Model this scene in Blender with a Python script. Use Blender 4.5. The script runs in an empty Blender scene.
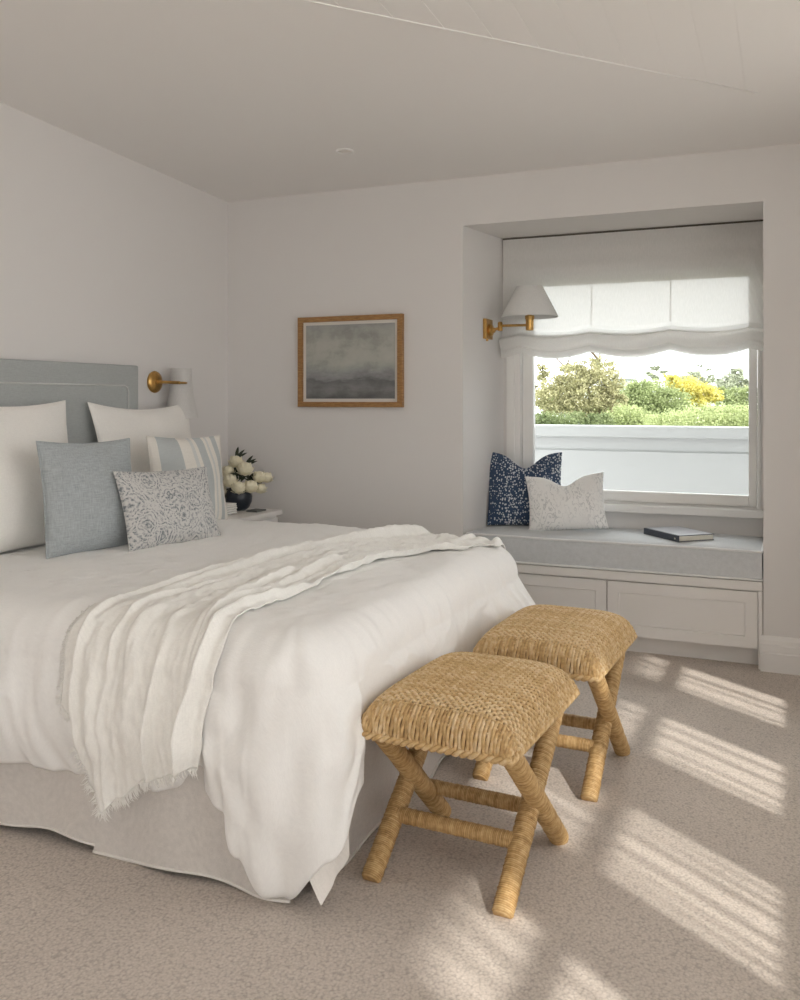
import bpy, bmesh, math, random
from math import sin, cos, pi, radians, exp, sqrt
from mathutils import Vector, Matrix, noise

random.seed(7)
C = bpy.context.scene.collection
SC = bpy.context.scene

# ------------------------------------------------------------------ camera
cd = bpy.data.cameras.new('camera')
cd.sensor_width = 36.0
cd.sensor_fit = 'AUTO'
cd.lens = 903.0 / 1000.0 * 36.0
cd.shift_y = -0.100
cd.clip_start = 0.02
cam = bpy.data.objects.new('camera', cd)
C.objects.link(cam)
cam.location = (0, 0, 1.30)
cam.rotation_euler = (pi / 2, 0, math.atan(390.0 / 903.0))
SC.camera = cam

# ------------------------------------------------------------------ light, sky, exposure
EXPOSURE = 0.36
SKY = 3.7
SUN = 3.0
SC.view_settings.view_transform = 'Standard'
SC.view_settings.look = 'None'
SC.view_settings.gamma = 1.0
SC.view_settings.use_curve_mapping = False
SC.view_settings.exposure = EXPOSURE
SC.cycles.use_denoising = True
SC.cycles.diffuse_bounces = 8
SC.cycles.max_bounces = 14
SC.cycles.transparent_max_bounces = 16
SC.cycles.caustics_reflective = False
SC.cycles.caustics_refractive = False
SC.cycles.sample_clamp_indirect = 6.0

world = bpy.data.worlds.new('overcast_bright_sky')
SC.world = world
world.use_nodes = True
bg = world.node_tree.nodes['Background']
bg.inputs['Color'].default_value = (0.985, 0.988, 0.985, 1)
bg.inputs['Strength'].default_value = SKY

WX = 0.75          # inner face of the right wall
SUN_A = 1.10       # horizontal x travel per metre of fall
sd = bpy.data.lights.new('sun', 'SUN')
sd.energy = SUN
sd.angle = radians(1.5)
sd.color = (1.0, 0.95, 0.87)
sun = bpy.data.objects.new('sun', sd)
C.objects.link(sun)
sun.location = (6, -4, 8)
sun.rotation_euler = Vector((-SUN_A, SUN_A * 0.605 / 0.796, -1.0)).to_track_quat('-Z', 'Y').to_euler()


def portal(name, loc, target, sx, sy):
    l = bpy.data.lights.new(name, 'AREA')
    l.shape = 'RECTANGLE'
    l.size = sx
    l.size_y = sy
    l.cycles.is_portal = True
    o = bpy.data.objects.new(name, l)
    C.objects.link(o)
    o.location = loc
    o.rotation_euler = (Vector(target) - Vector(loc)).to_track_quat('-Z', 'Y').to_euler()
    return o


# ------------------------------------------------------------------ helpers
def tag(o, label=None, cat=None, group=None, kind=None):
    if label: o['label'] = label
    if cat: o['category'] = cat
    if group: o['group'] = group
    if kind: o['kind'] = kind
    return o


def thing(name, label, cat, loc=(0, 0, 0), group=None):
    o = bpy.data.objects.new(name, None)
    o.empty_display_size = 0.1
    C.objects.link(o)
    o.location = loc
    return tag(o, label, cat, group)


def wloc(o):
    m = Matrix.Identity(4)
    while o is not None:
        m = o.matrix_basis @ m
        o = o.parent
    return m


class MB:
    """collects verts and faces for ONE mesh object"""
    def __init__(s):
        s.v, s.f, s.t = [], [], []
        s.tone = 0.5

    def add(s, vs, fs, tone=None):
        b = len(s.v)
        s.v.extend([tuple(p) for p in vs])
        s.f.extend([tuple(i + b for i in q) for q in fs])
        s.t.extend([s.tone if tone is None else tone] * len(vs))

    def box(s, x0, x1, y0, y1, z0, z1):
        vs = [(x0, y0, z0), (x1, y0, z0), (x1, y1, z0), (x0, y1, z0), (x0, y0, z1), (x1, y0, z1), (x1, y1, z1), (x0, y1, z1)]
        s.add(vs, [(3, 2, 1, 0), (4, 5, 6, 7), (0, 1, 5, 4), (1, 2, 6, 5), (2, 3, 7, 6), (3, 0, 4, 7)])

    def prism(s, poly, z0, z1):
        n = len(poly)
        vs = [(x, y, z0) for x, y in poly] + [(x, y, z1) for x, y in poly]
        fs = [tuple(range(n - 1, -1, -1)), tuple(range(n, 2 * n))]
        fs += [(i, (i + 1) % n, n + (i + 1) % n, n + i) for i in range(n)]
        s.add(vs, fs)

    def grid(s, fn, nu, nv, tone=None, closed_u=False):
        """fn(i, j) -> point ; i in 0..nu, j in 0..nv"""
        vs = [fn(i, j) for j in range(nv + 1) for i in range(nu + (0 if closed_u else 1))]
        w = nu if closed_u else nu + 1
        fs = []
        for j in range(nv):
            for i in range(nu):
                i2 = (i + 1) % w if closed_u else i + 1
                fs.append((j * w + i, j * w + i2, (j + 1) * w + i2, (j + 1) * w + i))
        s.add(vs, fs, tone)

    def tube(s, pts, r, seg=8, caps=True, tone=None, closed=False, flat=1.0, upv=None):
        pts = [Vector(p) for p in pts]
        n = len(pts)
        if not hasattr(r, '__len__'): r = [r] * n
        vs, fs = [], []
        ref = None
        for k in range(n):
            if closed:
                t = (pts[(k + 1) % n] - pts[k - 1])
            else:
                t = pts[min(k + 1, n - 1)] - pts[max(k - 1, 0)]
            if t.length < 1e-9: t = Vector((0, 0, 1))
            t.normalize()
            if upv is not None:
                a = Vector(upv[k] if hasattr(upv[0], '__len__') else upv)
                a = (a - t * a.dot(t)).normalized()
            else:
                if ref is None:
                    ref = Vector((0, 0, 1)) if abs(t.z) < 0.9 else Vector((1, 0, 0))
                a = ref - t * ref.dot(t)
                if a.length < 1e-6: a = Vector((1, 0, 0)) - t * t.x
                a.normalize()
                ref = a
            b = t.cross(a)
            for m in range(seg):
                an = 2 * pi * m / seg
                vs.append(pts[k] + (a * cos(an) * flat + b * sin(an)) * r[k])
        for k in range(n if closed else n - 1):
            k2 = (k + 1) % n
            for m in range(seg):
                m2 = (m + 1) % seg
                fs.append((k * seg + m, k * seg + m2, k2 * seg + m2, k2 * seg + m))
        if caps and not closed:
            fs.append(tuple(range(seg - 1, -1, -1)))
            fs.append(tuple(range((n - 1) * seg, n * seg)))
        s.add(vs, fs, tone)

    def lathe(s, prof, seg=32, axis_o=(0, 0, 0), R=None, tone=None, cap0=False, cap1=False):
        """prof: list of (r, z) about z; R maps local to world"""
        vs, fs = [], []
        n = len(prof)
        for r, z in prof:
            for m in range(seg):
                a = 2 * pi * m / seg
                p = Vector((r * cos(a), r * sin(a), z))
                if R is not None: p = R @ p
                vs.append(p + Vector(axis_o))
        for k in range(n - 1):
            for m in range(seg):
                m2 = (m + 1) % seg
                fs.append((k * seg + m, k * seg + m2, (k + 1) * seg + m2, (k + 1) * seg + m))
        if cap0: fs.append(tuple(range(seg - 1, -1, -1)))
        if cap1: fs.append(tuple(range((n - 1) * seg, n * seg)))
        s.add(vs, fs, tone)

    def build(s, name, mat, parent=None, smooth=False, bevel=0.0, bseg=2, local=False, tones=False, autosmooth=None):
        me = bpy.data.meshes.new(name)
        vs = s.v
        if parent is not None and not local:
            inv = wloc(parent).inverted()
            vs = [inv @ Vector(p) for p in vs]
        me.from_pydata([tuple(p) for p in vs], [], s.f)
        me.update()
        if bevel > 0:
            bm = bmesh.new(); bm.from_mesh(me)
            bmesh.ops.recalc_face_normals(bm, faces=bm.faces)
            ed = [e for e in bm.edges if len(e.link_faces) == 2 and e.calc_face_angle(0) > 0.5]
            bmesh.ops.bevel(bm, geom=ed, offset=bevel, segments=bseg, profile=0.6, affect='EDGES', clamp_overlap=True)
            bm.to_mesh(me); bm.free()
        else:
            bm = bmesh.new(); bm.from_mesh(me)
            bmesh.ops.recalc_face_normals(bm, faces=bm.faces)
            bm.to_mesh(me); bm.free()
            if tones:
                at = me.attributes.new('tone', 'FLOAT', 'POINT')
                at.data.foreach_set('value', s.t)
        if smooth:
            me.polygons.foreach_set('use_smooth', [True] * len(me.polygons))
        me.materials.append(mat)
        o = bpy.data.objects.new(name, me)
        C.objects.link(o)
        if parent is not None: o.parent = parent
        if autosmooth is not None:
            me.polygons.foreach_set('use_smooth', [True] * len(me.polygons))
            md = o.modifiers.new('ws', 'EDGE_SPLIT'); md.split_angle = radians(autosmooth)
        return o


def struct(name, mb, mat, parent=None, **k):
    o = mb.build(name, mat, parent, **k)
    if parent is None: o['kind'] = 'structure'
    return o


def lerp_tab(tab, x):
    if x <= tab[0][0]: return tab[0][1]
    for (a, va), (b, vb) in zip(tab, tab[1:]):
        if x <= b:
            t = (x - a) / (b - a)
            t = t * t * (3 - 2 * t)
            return va + (vb - va) * t
    return tab[-1][1]


def ns(x, y=0.0, z=0.0):
    return noise.noise(Vector((x, y, z)))


# ------------------------------------------------------------------ materials
def new_mat(name):
    m = bpy.data.materials.new(name)
    m.use_nodes = True
    nt = m.node_tree
    b = nt.nodes['Principled BSDF']
    return m, nt, b


def nd(nt, typ, **inp):
    n = nt.nodes.new(typ)
    for k, v in inp.items():
        if k in n.inputs: n.inputs[k].default_value = v
        else: setattr(n, k, v)
    return n


def lk(nt, a, b): nt.links.new(a, b)


def ramp(nt, fac, stops, interp='LINEAR'):
    r = nt.nodes.new('ShaderNodeValToRGB')
    r.color_ramp.interpolation = interp
    els = r.color_ramp.elements
    while len(els) < len(stops): els.new(0.5)
    for e, (p, c) in zip(els, stops):
        e.position = p
        e.color = (c[0], c[1], c[2], 1)
    lk(nt, fac, r.inputs['Fac'])
    return r


def simple(name, col, rough=0.6, metal=0.0, bump=0.0, bscale=200.0, var=0.0, vscale=20.0, sheen=0.0, spec=0.5):
    m, nt, b = new_mat(name)
    b.inputs['Base Color'].default_value = (*col, 1)
    b.inputs['Roughness'].default_value = rough
    b.inputs['Metallic'].default_value = metal
    b.inputs['Specular IOR Level'].default_value = spec
    if sheen: b.inputs['Sheen Weight'].default_value = sheen
    tc = nd(nt, 'ShaderNodeTexCoord')
    if var > 0:
        n = nd(nt, 'ShaderNodeTexNoise', Scale=vscale, Detail=4.0)
        lk(nt, tc.outputs['Object'], n.inputs['Vector'])
        lo = [c * (1 - var) for c in col]; hi = [min(1, c * (1 + var)) for c in col]
        r = ramp(nt, n.outputs['Fac'], [(0.3, lo), (0.7, hi)])
        lk(nt, r.outputs['Color'], b.inputs['Base Color'])
    if bump > 0:
        n = nd(nt, 'ShaderNodeTexNoise', Scale=bscale, Detail=3.0)
        lk(nt, tc.outputs['Object'], n.inputs['Vector'])
        bp = nd(nt, 'ShaderNodeBump', Strength=bump, Distance=0.003)
        lk(nt, n.outputs['Fac'], bp.inputs['Height'])
        lk(nt, bp.outputs['Normal'], b.inputs['Normal'])
    return m


def fabric(name, col, var=0.06, weave=420.0, bump=0.25, colnode=None, rough=0.9):
    """woven cloth: crossed fine waves for threads plus slub noise"""
    m, nt, b = new_mat(name)
    b.inputs['Roughness'].default_value = rough
    b.inputs['Specular IOR Level'].default_value = 0.15
    b.inputs['Sheen Weight'].default_value = 0.15
    tc = nd(nt, 'ShaderNodeTexCoord')
    mp = nd(nt, 'ShaderNodeMapping'); lk(nt, tc.outputs['Object'], mp.inputs['Vector'])
    mp.inputs['Scale'].default_value = (1, 1, 1)
    n1 = nd(nt, 'ShaderNodeTexNoise', Scale=weave, Detail=2.0)
    mp1 = nd(nt, 'ShaderNodeMapping'); mp1.inputs['Scale'].default_value = (1, 0.12, 1)
    lk(nt, tc.outputs['Object'], mp1.inputs['Vector']); lk(nt, mp1.outputs['Vector'], n1.inputs['Vector'])
    n2 = nd(nt, 'ShaderNodeTexNoise', Scale=weave, Detail=2.0)
    mp2 = nd(nt, 'ShaderNodeMapping'); mp2.inputs['Scale'].default_value = (0.12, 1, 0.12)
    lk(nt, tc.outputs['Object'], mp2.inputs['Vector']); lk(nt, mp2.outputs['Vector'], n2.inputs['Vector'])
    ad = nd(nt, 'ShaderNodeMath', operation='ADD'); lk(nt, n1.outputs['Fac'], ad.inputs[0]); lk(nt, n2.outputs['Fac'], ad.inputs[1])
    hf = nd(nt, 'ShaderNodeMath', operation='MULTIPLY'); hf.inputs[1].default_value = 0.5
    lk(nt, ad.outputs[0], hf.inputs[0])
    lo = [c * (1 - var * 2) for c in col]; hi = [min(1, c * (1 + var * 2)) for c in col]
    r = ramp(nt, hf.outputs[0], [(0.3, lo), (0.7, hi)])
    if colnode is not None:
        cn = colnode(nt, tc)
        mx = nd(nt, 'ShaderNodeMix', data_type='RGBA', blend_type='MULTIPLY')
        mx.inputs['Factor'].default_value = 1.0
        lk(nt, cn, mx.inputs[6])
        g = ramp(nt, hf.outputs[0], [(0.3, (1 - var,) * 3), (0.7, (1.0,) * 3)])
        lk(nt, g.outputs['Color'], mx.inputs[7])
        lk(nt, mx.outputs[2], b.inputs['Base Color'])
    else:
        lk(nt, r.outputs['Color'], b.inputs['Base Color'])
    bp = nd(nt, 'ShaderNodeBump', Strength=bump, Distance=0.002)
    lk(nt, hf.outputs[0], bp.inputs['Height'])
    lk(nt, bp.outputs['Normal'], b.inputs['Normal'])
    return m


M = {}
M['wall'] = simple('wall_paint', (0.735, 0.715, 0.70), 0.85, bump=0.05, bscale=90, spec=0.2)
M['ceiling'] = simple('ceiling_paint', (0.82, 0.80, 0.785), 0.9, bump=0.03, bscale=80, spec=0.2)
M['trim'] = simple('white_trim_paint', (0.80, 0.785, 0.77), 0.45, spec=0.4)
M['joinery'] = simple('joinery_paint', (0.78, 0.76, 0.74), 0.45, spec=0.4)
M['winframe'] = simple('window_paint', (0.84, 0.83, 0.81), 0.4, spec=0.4)
M['brass'] = simple('aged_brass', (0.60, 0.36, 0.12), 0.32, metal=1.0, var=0.15, vscale=60)
M['darkline'] = simple('dark_rail', (0.10, 0.085, 0.07), 0.6)
M['duvet'] = fabric('white_linen_duvet', (0.885, 0.88, 0.865), 0.02, 500, 0.25)
M['throw'] = fabric('cream_throw', (0.875, 0.865, 0.83), 0.03, 300, 0.5)
M['euro'] = fabric('ivory_linen', (0.85, 0.83, 0.79), 0.025, 450, 0.25)
M['skirt'] = fabric('oatmeal_linen', (0.66, 0.625, 0.59), 0.05, 420, 0.3)
M['hem'] = fabric('pale_hem', (0.80, 0.77, 0.73), 0.03, 420, 0.3)
M['sheet'] = fabric('white_sheet', (0.82, 0.80, 0.765), 0.02, 500, 0.2)
M['headboard'] = fabric('grey_blue_linen', (0.40, 0.42, 0.415), 0.05, 380, 0.35)
M['piping'] = fabric('pale_piping', (0.55, 0.56, 0.545), 0.03, 500, 0.2)
M['bluecloth'] = fabric('dusty_blue_linen', (0.385, 0.415, 0.425), 0.10, 260, 0.5)
M['cushion'] = fabric('grey_blue_bench_cloth', (0.60, 0.62, 0.635), 0.04, 420, 0.3)
M['cushpipe'] = fabric('bench_piping', (0.80, 0.81, 0.81), 0.03, 500, 0.2)
M['black'] = simple('dark_charcoal', (0.035, 0.04, 0.05), 0.45)
M['notebook'] = simple('grey_notebook', (0.13, 0.135, 0.13), 0.5)
M['vase'] = simple('dark_glaze', (0.022, 0.028, 0.04), 0.28)
M['pages'] = simple('book_pages', (0.74, 0.71, 0.62), 0.8, var=0.08, vscale=300)
M['bookcover'] = simple('book_cover', (0.045, 0.055, 0.075), 0.42)
M['bookface'] = simple('book_face', (0.42, 0.43, 0.47), 0.3)
M['petal'] = simple('cream_petal', (0.85, 0.80, 0.62), 0.7, var=0.08, vscale=60, sheen=0.1)
M['leaf'] = simple('dark_leaf', (0.025, 0.035, 0.018), 0.5)
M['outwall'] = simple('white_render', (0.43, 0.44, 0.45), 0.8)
M['roofgrey'] = simple('slate', (0.36, 0.37, 0.40), 0.8)
M['paving'] = simple('pale_paving', (0.74, 0.70, 0.64), 0.85, var=.06, vscale=3)  # kept pale so unseen ground throws light upward
M['ground'] = simple('far_ground', (0.09, 0.13, 0.045), 1.0, var=0.3, vscale=0.3)
M['bark'] = simple('bark', (0.16, 0.12, 0.085), 0.9)
M['shadein'] = simple('shade_lining', (0.85, 0.84, 0.82), 0.8)


def m_carpet():
    m, nt, b = new_mat('loop_carpet')
    b.inputs['Roughness'].default_value = 1.0
    b.inputs['Specular IOR Level'].default_value = 0.05
    tc = nd(nt, 'ShaderNodeTexCoord')
    v = nd(nt, 'ShaderNodeTexVoronoi', Scale=150.0)
    mp = nd(nt, 'ShaderNodeMapping'); mp.inputs['Scale'].default_value = (1.0, 0.8, 1)
    lk(nt, tc.outputs['Object'], mp.inputs['Vector']); lk(nt, mp.outputs['Vector'], v.inputs['Vector'])
    n = nd(nt, 'ShaderNodeTexNoise', Scale=130.0, Detail=4.0, Roughness=0.6); lk(nt, tc.outputs['Object'], n.inputs['Vector'])
    n2 = nd(nt, 'ShaderNodeTexNoise', Scale=2.2, Detail=3.0); lk(nt, tc.outputs['Object'], n2.inputs['Vector'])
    r = ramp(nt, n.outputs['Fac'], [(0.28, (0.53, 0.465, 0.415)), (0.5, (0.63, 0.565, 0.51)), (0.72, (0.71, 0.65, 0.595))])
    r2 = ramp(nt, v.outputs['Distance'], [(0.0, (1.04,) * 3), (0.5, (0.97,) * 3), (0.9, (0.74,) * 3)])
    r3 = ramp(nt, n2.outputs['Fac'], [(0.3, (0.95,) * 3), (0.7, (1.03,) * 3)])
    mx = nd(nt, 'ShaderNodeMix', data_type='RGBA', blend_type='MULTIPLY'); mx.inputs['Factor'].default_value = 1
    lk(nt, r.outputs['Color'], mx.inputs[6]); lk(nt, r2.outputs['Color'], mx.inputs[7])
    mx2 = nd(nt, 'ShaderNodeMix', data_type='RGBA', blend_type='MULTIPLY'); mx2.inputs['Factor'].default_value = 1
    lk(nt, mx.outputs[2], mx2.inputs[6]); lk(nt, r3.outputs['Color'], mx2.inputs[7])
    lk(nt, mx2.outputs[2], b.inputs['Base Color'])
    inv = nd(nt, 'ShaderNodeMath', operation='SUBTRACT'); inv.inputs[0].default_value = 1.0
    lk(nt, v.outputs['Distance'], inv.inputs[1])
    bp = nd(nt, 'ShaderNodeBump', Strength=0.35, Distance=0.003)
    lk(nt, inv.outputs[0], bp.inputs['Height']); lk(nt, bp.outputs['Normal'], b.inputs['Normal'])
    return m


M['carpet'] = m_carpet()


def m_straw(name, lo, mid, hi):
    m, nt, b = new_mat(name)
    b.inputs['Roughness'].default_value = 0.55
    b.inputs['Specular IOR Level'].default_value = 0.35
    at = nd(nt, 'ShaderNodeAttribute', attribute_name='tone')
    tc = nd(nt, 'ShaderNodeTexCoord')
    n = nd(nt, 'ShaderNodeTexNoise', Scale=70.0, Detail=4.0); lk(nt, tc.outputs['Object'], n.inputs['Vector'])
    mm = nd(nt, 'ShaderNodeMath', operation='MULTIPLY_ADD'); mm.inputs[1].default_value = 0.9; mm.inputs[2].default_value = -0.45
    lk(nt, n.outputs['Fac'], mm.inputs[0])
    ad = nd(nt, 'ShaderNodeMath', operation='ADD'); lk(nt, at.outputs['Fac'], ad.inputs[0]); lk(nt, mm.outputs[0], ad.inputs[1])
    r = ramp(nt, ad.outputs[0], [(0.05, lo), (0.5, mid), (0.95, hi)])
    lk(nt, r.outputs['Color'], b.inputs['Base Color'])
    n2 = nd(nt, 'ShaderNodeTexNoise', Scale=500.0, Detail=2.0); lk(nt, tc.outputs['Object'], n2.inputs['Vector'])
    bp = nd(nt, 'ShaderNodeBump', Strength=0.35, Distance=0.001)
    lk(nt, n2.outputs['Fac'], bp.inputs['Height']); lk(nt, bp.outputs['Normal'], b.inputs['Normal'])
    return m


M['straw'] = m_straw('woven_straw', (0.32, 0.19, 0.075), (0.60, 0.405, 0.19), (0.80, 0.645, 0.42))
M['strawbase'] = simple('straw_underlay', (0.26, 0.155, 0.065), 0.9)  # dark sheet that puts shade into the gaps of the weave
M['ropewrap'] = m_straw('rope_wrap', (0.22, 0.125, 0.045), (0.50, 0.315, 0.13), (0.70, 0.52, 0.29))


def m_glass():
    m, nt, b = new_mat('window_glass')
    nt.nodes.remove(b)
    out = nt.nodes['Material Output']
    t = nd(nt, 'ShaderNodeBsdfTransparent'); t.inputs['Color'].default_value = (0.97, 0.985, 0.98, 1)
    g = nd(nt, 'ShaderNodeBsdfGlossy'); g.inputs['Roughness'].default_value = 0.02
    f = nd(nt, 'ShaderNodeFresnel'); f.inputs['IOR'].default_value = 1.2
    x = nd(nt, 'ShaderNodeMixShader')
    lk(nt, f.outputs[0], x.inputs[0]); lk(nt, t.outputs[0], x.inputs[1]); lk(nt, g.outputs[0], x.inputs[2])
    lk(nt, x.outputs[0], out.inputs['Surface'])
    return m


M['glass'] = m_glass()


def m_sheer(name, col, transp, transl):
    m, nt, b = new_mat(name)
    nt.nodes.remove(b)
    out = nt.nodes['Material Output']
    tc = nd(nt, 'ShaderNodeTexCoord')
    n = nd(nt, 'ShaderNodeTexNoise', Scale=260.0, Detail=2.0)
    mp = nd(nt, 'ShaderNodeMapping'); mp.inputs['Scale'].default_value = (1, 1, 0.15)
    lk(nt, tc.outputs['Object'], mp.inputs['Vector']); lk(nt, mp.outputs['Vector'], n.inputs['Vector'])
    r = ramp(nt, n.outputs['Fac'], [(0.3, [c * 0.94 for c in col]), (0.7, col)])
    d = nd(nt, 'ShaderNodeBsdfDiffuse'); lk(nt, r.outputs['Color'], d.inputs['Color'])
    tl = nd(nt, 'ShaderNodeBsdfTranslucent'); lk(nt, r.outputs['Color'], tl.inputs['Color'])
    tp = nd(nt, 'ShaderNodeBsdfTransparent')
    x1 = nd(nt, 'ShaderNodeMixShader'); x1.inputs[0].default_value = transl
    lk(nt, d.outputs[0], x1.inputs[1]); lk(nt, tl.outputs[0], x1.inputs[2])
    x2 = nd(nt, 'ShaderNodeMixShader'); x2.inputs[0].default_value = transp
    lk(nt, x1.outputs[0], x2.inputs[1]); lk(nt, tp.outputs[0], x2.inputs[2])
    lk(nt, x2.outputs[0], out.inputs['Surface'])
    return m


M['sheer'] = m_sheer('sheer_linen', (0.86, 0.85, 0.83), 0.07, 0.32)
M['sconceshade'] = m_sheer('sconce_linen', (0.76, 0.745, 0.725), 0.0, 0.25)
M['lampshade'] = m_sheer('lampshade_linen', (0.86, 0.855, 0.84), 0.0, 0.30)


def m_leaf(name, dark, mid, light, scale=1.3):
    m, nt, b = new_mat(name)
    b.inputs['Roughness'].default_value = 0.7
    at = nd(nt, 'ShaderNodeAttribute', attribute_name='tone')
    r = ramp(nt, at.outputs['Fac'], [(0.0, dark), (0.5, mid), (1.0, light)])
    lk(nt, r.outputs['Color'], b.inputs['Base Color'])
    tl = nd(nt, 'ShaderNodeBsdfTranslucent'); lk(nt, r.outputs['Color'], tl.inputs['Color'])
    x = nd(nt, 'ShaderNodeMixShader'); x.inputs[0].default_value = 0.35
    out = nt.nodes['Material Output']
    lk(nt, b.outputs[0], x.inputs[1]); lk(nt, tl.outputs[0], x.inputs[2]); lk(nt, x.outputs[0], out.inputs['Surface'])
    return m


# patterned cloths -------------------------------------------------
def pat_stripe(nt, tc):
    sp = nd(nt, 'ShaderNodeSeparateXYZ'); lk(nt, tc.outputs['Object'], sp.inputs[0])
    mr = nd(nt, 'ShaderNodeMapRange'); mr.inputs['From Min'].default_value = -0.225; mr.inputs['From Max'].default_value = 0.225
    lk(nt, sp.outputs['X'], mr.inputs['Value'])
    cr, bl, pl = (0.80, 0.77, 0.71), (0.50, 0.53, 0.53), (0.66, 0.67, 0.65)
    st = [(0.0, cr), (0.10, bl), (0.36, cr), (0.50, pl), (0.545, cr), (0.59, bl), (0.70, cr), (0.74, pl), (0.77, cr), (0.83, bl), (0.90, cr)]
    r = ramp(nt, mr.outputs[0], st, 'CONSTANT')
    return r.outputs['Color']


def pat_dots(nt, tc):
    nz = nd(nt, 'ShaderNodeTexNoise', Scale=9.0, Detail=1.0); lk(nt, tc.outputs['Object'], nz.inputs['Vector'])
    mp = nd(nt, 'ShaderNodeMapping'); mp.inputs['Scale'].default_value = (1.0, 0.85, 0.0)
    lk(nt, tc.outputs['Object'], mp.inputs['Vector'])
    v = nd(nt, 'ShaderNodeTexVoronoi', Scale=88.0); v.inputs['Randomness'].default_value = 0.75
    lk(nt, mp.outputs['Vector'], v.inputs['Vector'])
    sp = nd(nt, 'ShaderNodeSeparateXYZ'); lk(nt, tc.outputs['Object'], sp.inputs[0])
    w = nd(nt, 'ShaderNodeMath', operation='MULTIPLY'); w.inputs[1].default_value = 24.0
    lk(nt, sp.outputs['X'], w.inputs[0])
    sn = nd(nt, 'ShaderNodeMath', operation='SINE'); lk(nt, w.outputs[0], sn.inputs[0])
    th = nd(nt, 'ShaderNodeMath', operation='MULTIPLY_ADD'); th.inputs[1].default_value = -0.05; th.inputs[2].default_value = 0.42
    lk(nt, sn.outputs[0], th.inputs[0])
    lt = nd(nt, 'ShaderNodeMath', operation='SUBTRACT'); lk(nt, th.outputs[0], lt.inputs[0]); lk(nt, v.outputs['Distance'], lt.inputs[1])
    r = ramp(nt, lt.outputs[0], [(0.0, (0.045, 0.075, 0.135)), (0.07, (0.60, 0.64, 0.68))])
    return r.outputs['Color']


def pat_paisley(nt, tc):
    mp = nd(nt, 'ShaderNodeMapping'); mp.inputs['Scale'].default_value = (1.0, 1.0, 0.0)
    lk(nt, tc.outputs['Object'], mp.inputs['Vector'])
    nz = nd(nt, 'ShaderNodeTexNoise', Scale=22.0, Detail=2.0); lk(nt, mp.outputs['Vector'], nz.inputs['Vector'])
    mxv = nd(nt, 'ShaderNodeMix', data_type='VECTOR'); mxv.inputs['Factor'].default_value = 0.045
    lk(nt, mp.outputs['Vector'], mxv.inputs[4]); lk(nt, nz.outputs['Color'], mxv.inputs[5])
    v = nd(nt, 'ShaderNodeTexVoronoi', Scale=10.5); lk(nt, mxv.outputs[1], v.inputs['Vector'])
    w = nd(nt, 'ShaderNodeMath', operation='MULTIPLY'); w.inputs[1].default_value = 44.0; lk(nt, v.outputs['Distance'], w.inputs[0])
    sn = nd(nt, 'ShaderNodeMath', operation='SINE'); lk(nt, w.outputs[0], sn.inputs[0])
    v2 = nd(nt, 'ShaderNodeTexVoronoi', Scale=125.0); lk(nt, mxv.outputs[1], v2.inputs['Vector'])
    a = nd(nt, 'ShaderNodeMath', operation='MULTIPLY_ADD'); a.inputs[1].default_value = 0.24; a.inputs[2].default_value = 0.0
    lk(nt, sn.outputs[0], a.inputs[0])
    s = nd(nt, 'ShaderNodeMath', operation='ADD'); lk(nt, a.outputs[0], s.inputs[0]); lk(nt, v2.outputs['Distance'], s.inputs[1])
    core = nd(nt, 'ShaderNodeMapRange'); core.inputs['From Min'].default_value = 0.10; core.inputs['From Max'].default_value = 0.42
    core.inputs['To Min'].default_value = -0.14; core.inputs['To Max'].default_value = 0.10
    lk(nt, v.outputs['Distance'], core.inputs['Value'])
    s2 = nd(nt, 'ShaderNodeMath', operation='ADD'); lk(nt, s.outputs[0], s2.inputs[0]); lk(nt, core.outputs[0], s2.inputs[1])
    r = ramp(nt, s2.outputs[0], [(0.10, (0.19, 0.21, 0.225)), (0.32, (0.37, 0.38, 0.385)), (0.70, (0.61, 0.60, 0.58))])
    return r.outputs['Color']


def pat_sprig(nt, tc):
    mp = nd(nt, 'ShaderNodeMapping'); mp.inputs['Scale'].default_value = (1.0, 0.6, 0.0)
    lk(nt, tc.outputs['Object'], mp.inputs['Vector'])
    nz = nd(nt, 'ShaderNodeTexNoise', Scale=26.0, Detail=3.0); lk(nt, mp.outputs['Vector'], nz.inputs['Vector'])
    w = nd(nt, 'ShaderNodeMath', operation='MULTIPLY'); w.inputs[1].default_value = 40.0; lk(nt, nz.outputs['Fac'], w.inputs[0])
    sn = nd(nt, 'ShaderNodeMath', operation='SINE'); lk(nt, w.outputs[0], sn.inputs[0])
    big = nd(nt, 'ShaderNodeTexNoise', Scale=9.0, Detail=1.0); lk(nt, mp.outputs['Vector'], big.inputs['Vector'])
    a = nd(nt, 'ShaderNodeMath', operation='MULTIPLY'); lk(nt, sn.outputs[0], a.inputs[0]); lk(nt, big.outputs['Fac'], a.inputs[1])
    r = ramp(nt, a.outputs[0], [(0.30, (0.90, 0.895, 0.88)), (0.55, (0.66, 0.665, 0.665))])
    return r.outputs['Color']


M['stripe'] = fabric('striped_cloth', (1, 1, 1), 0.10, 300, 0.4, pat_stripe)
M['dots'] = fabric('spotted_navy', (1, 1, 1), 0.10, 400, 0.3, pat_dots)
M['paisley'] = fabric('paisley_cloth', (1, 1, 1), 0.06, 400, 0.3, pat_paisley)
M['sprig'] = fabric('sprig_cloth', (1, 1, 1), 0.05, 400, 0.3, pat_sprig)


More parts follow.
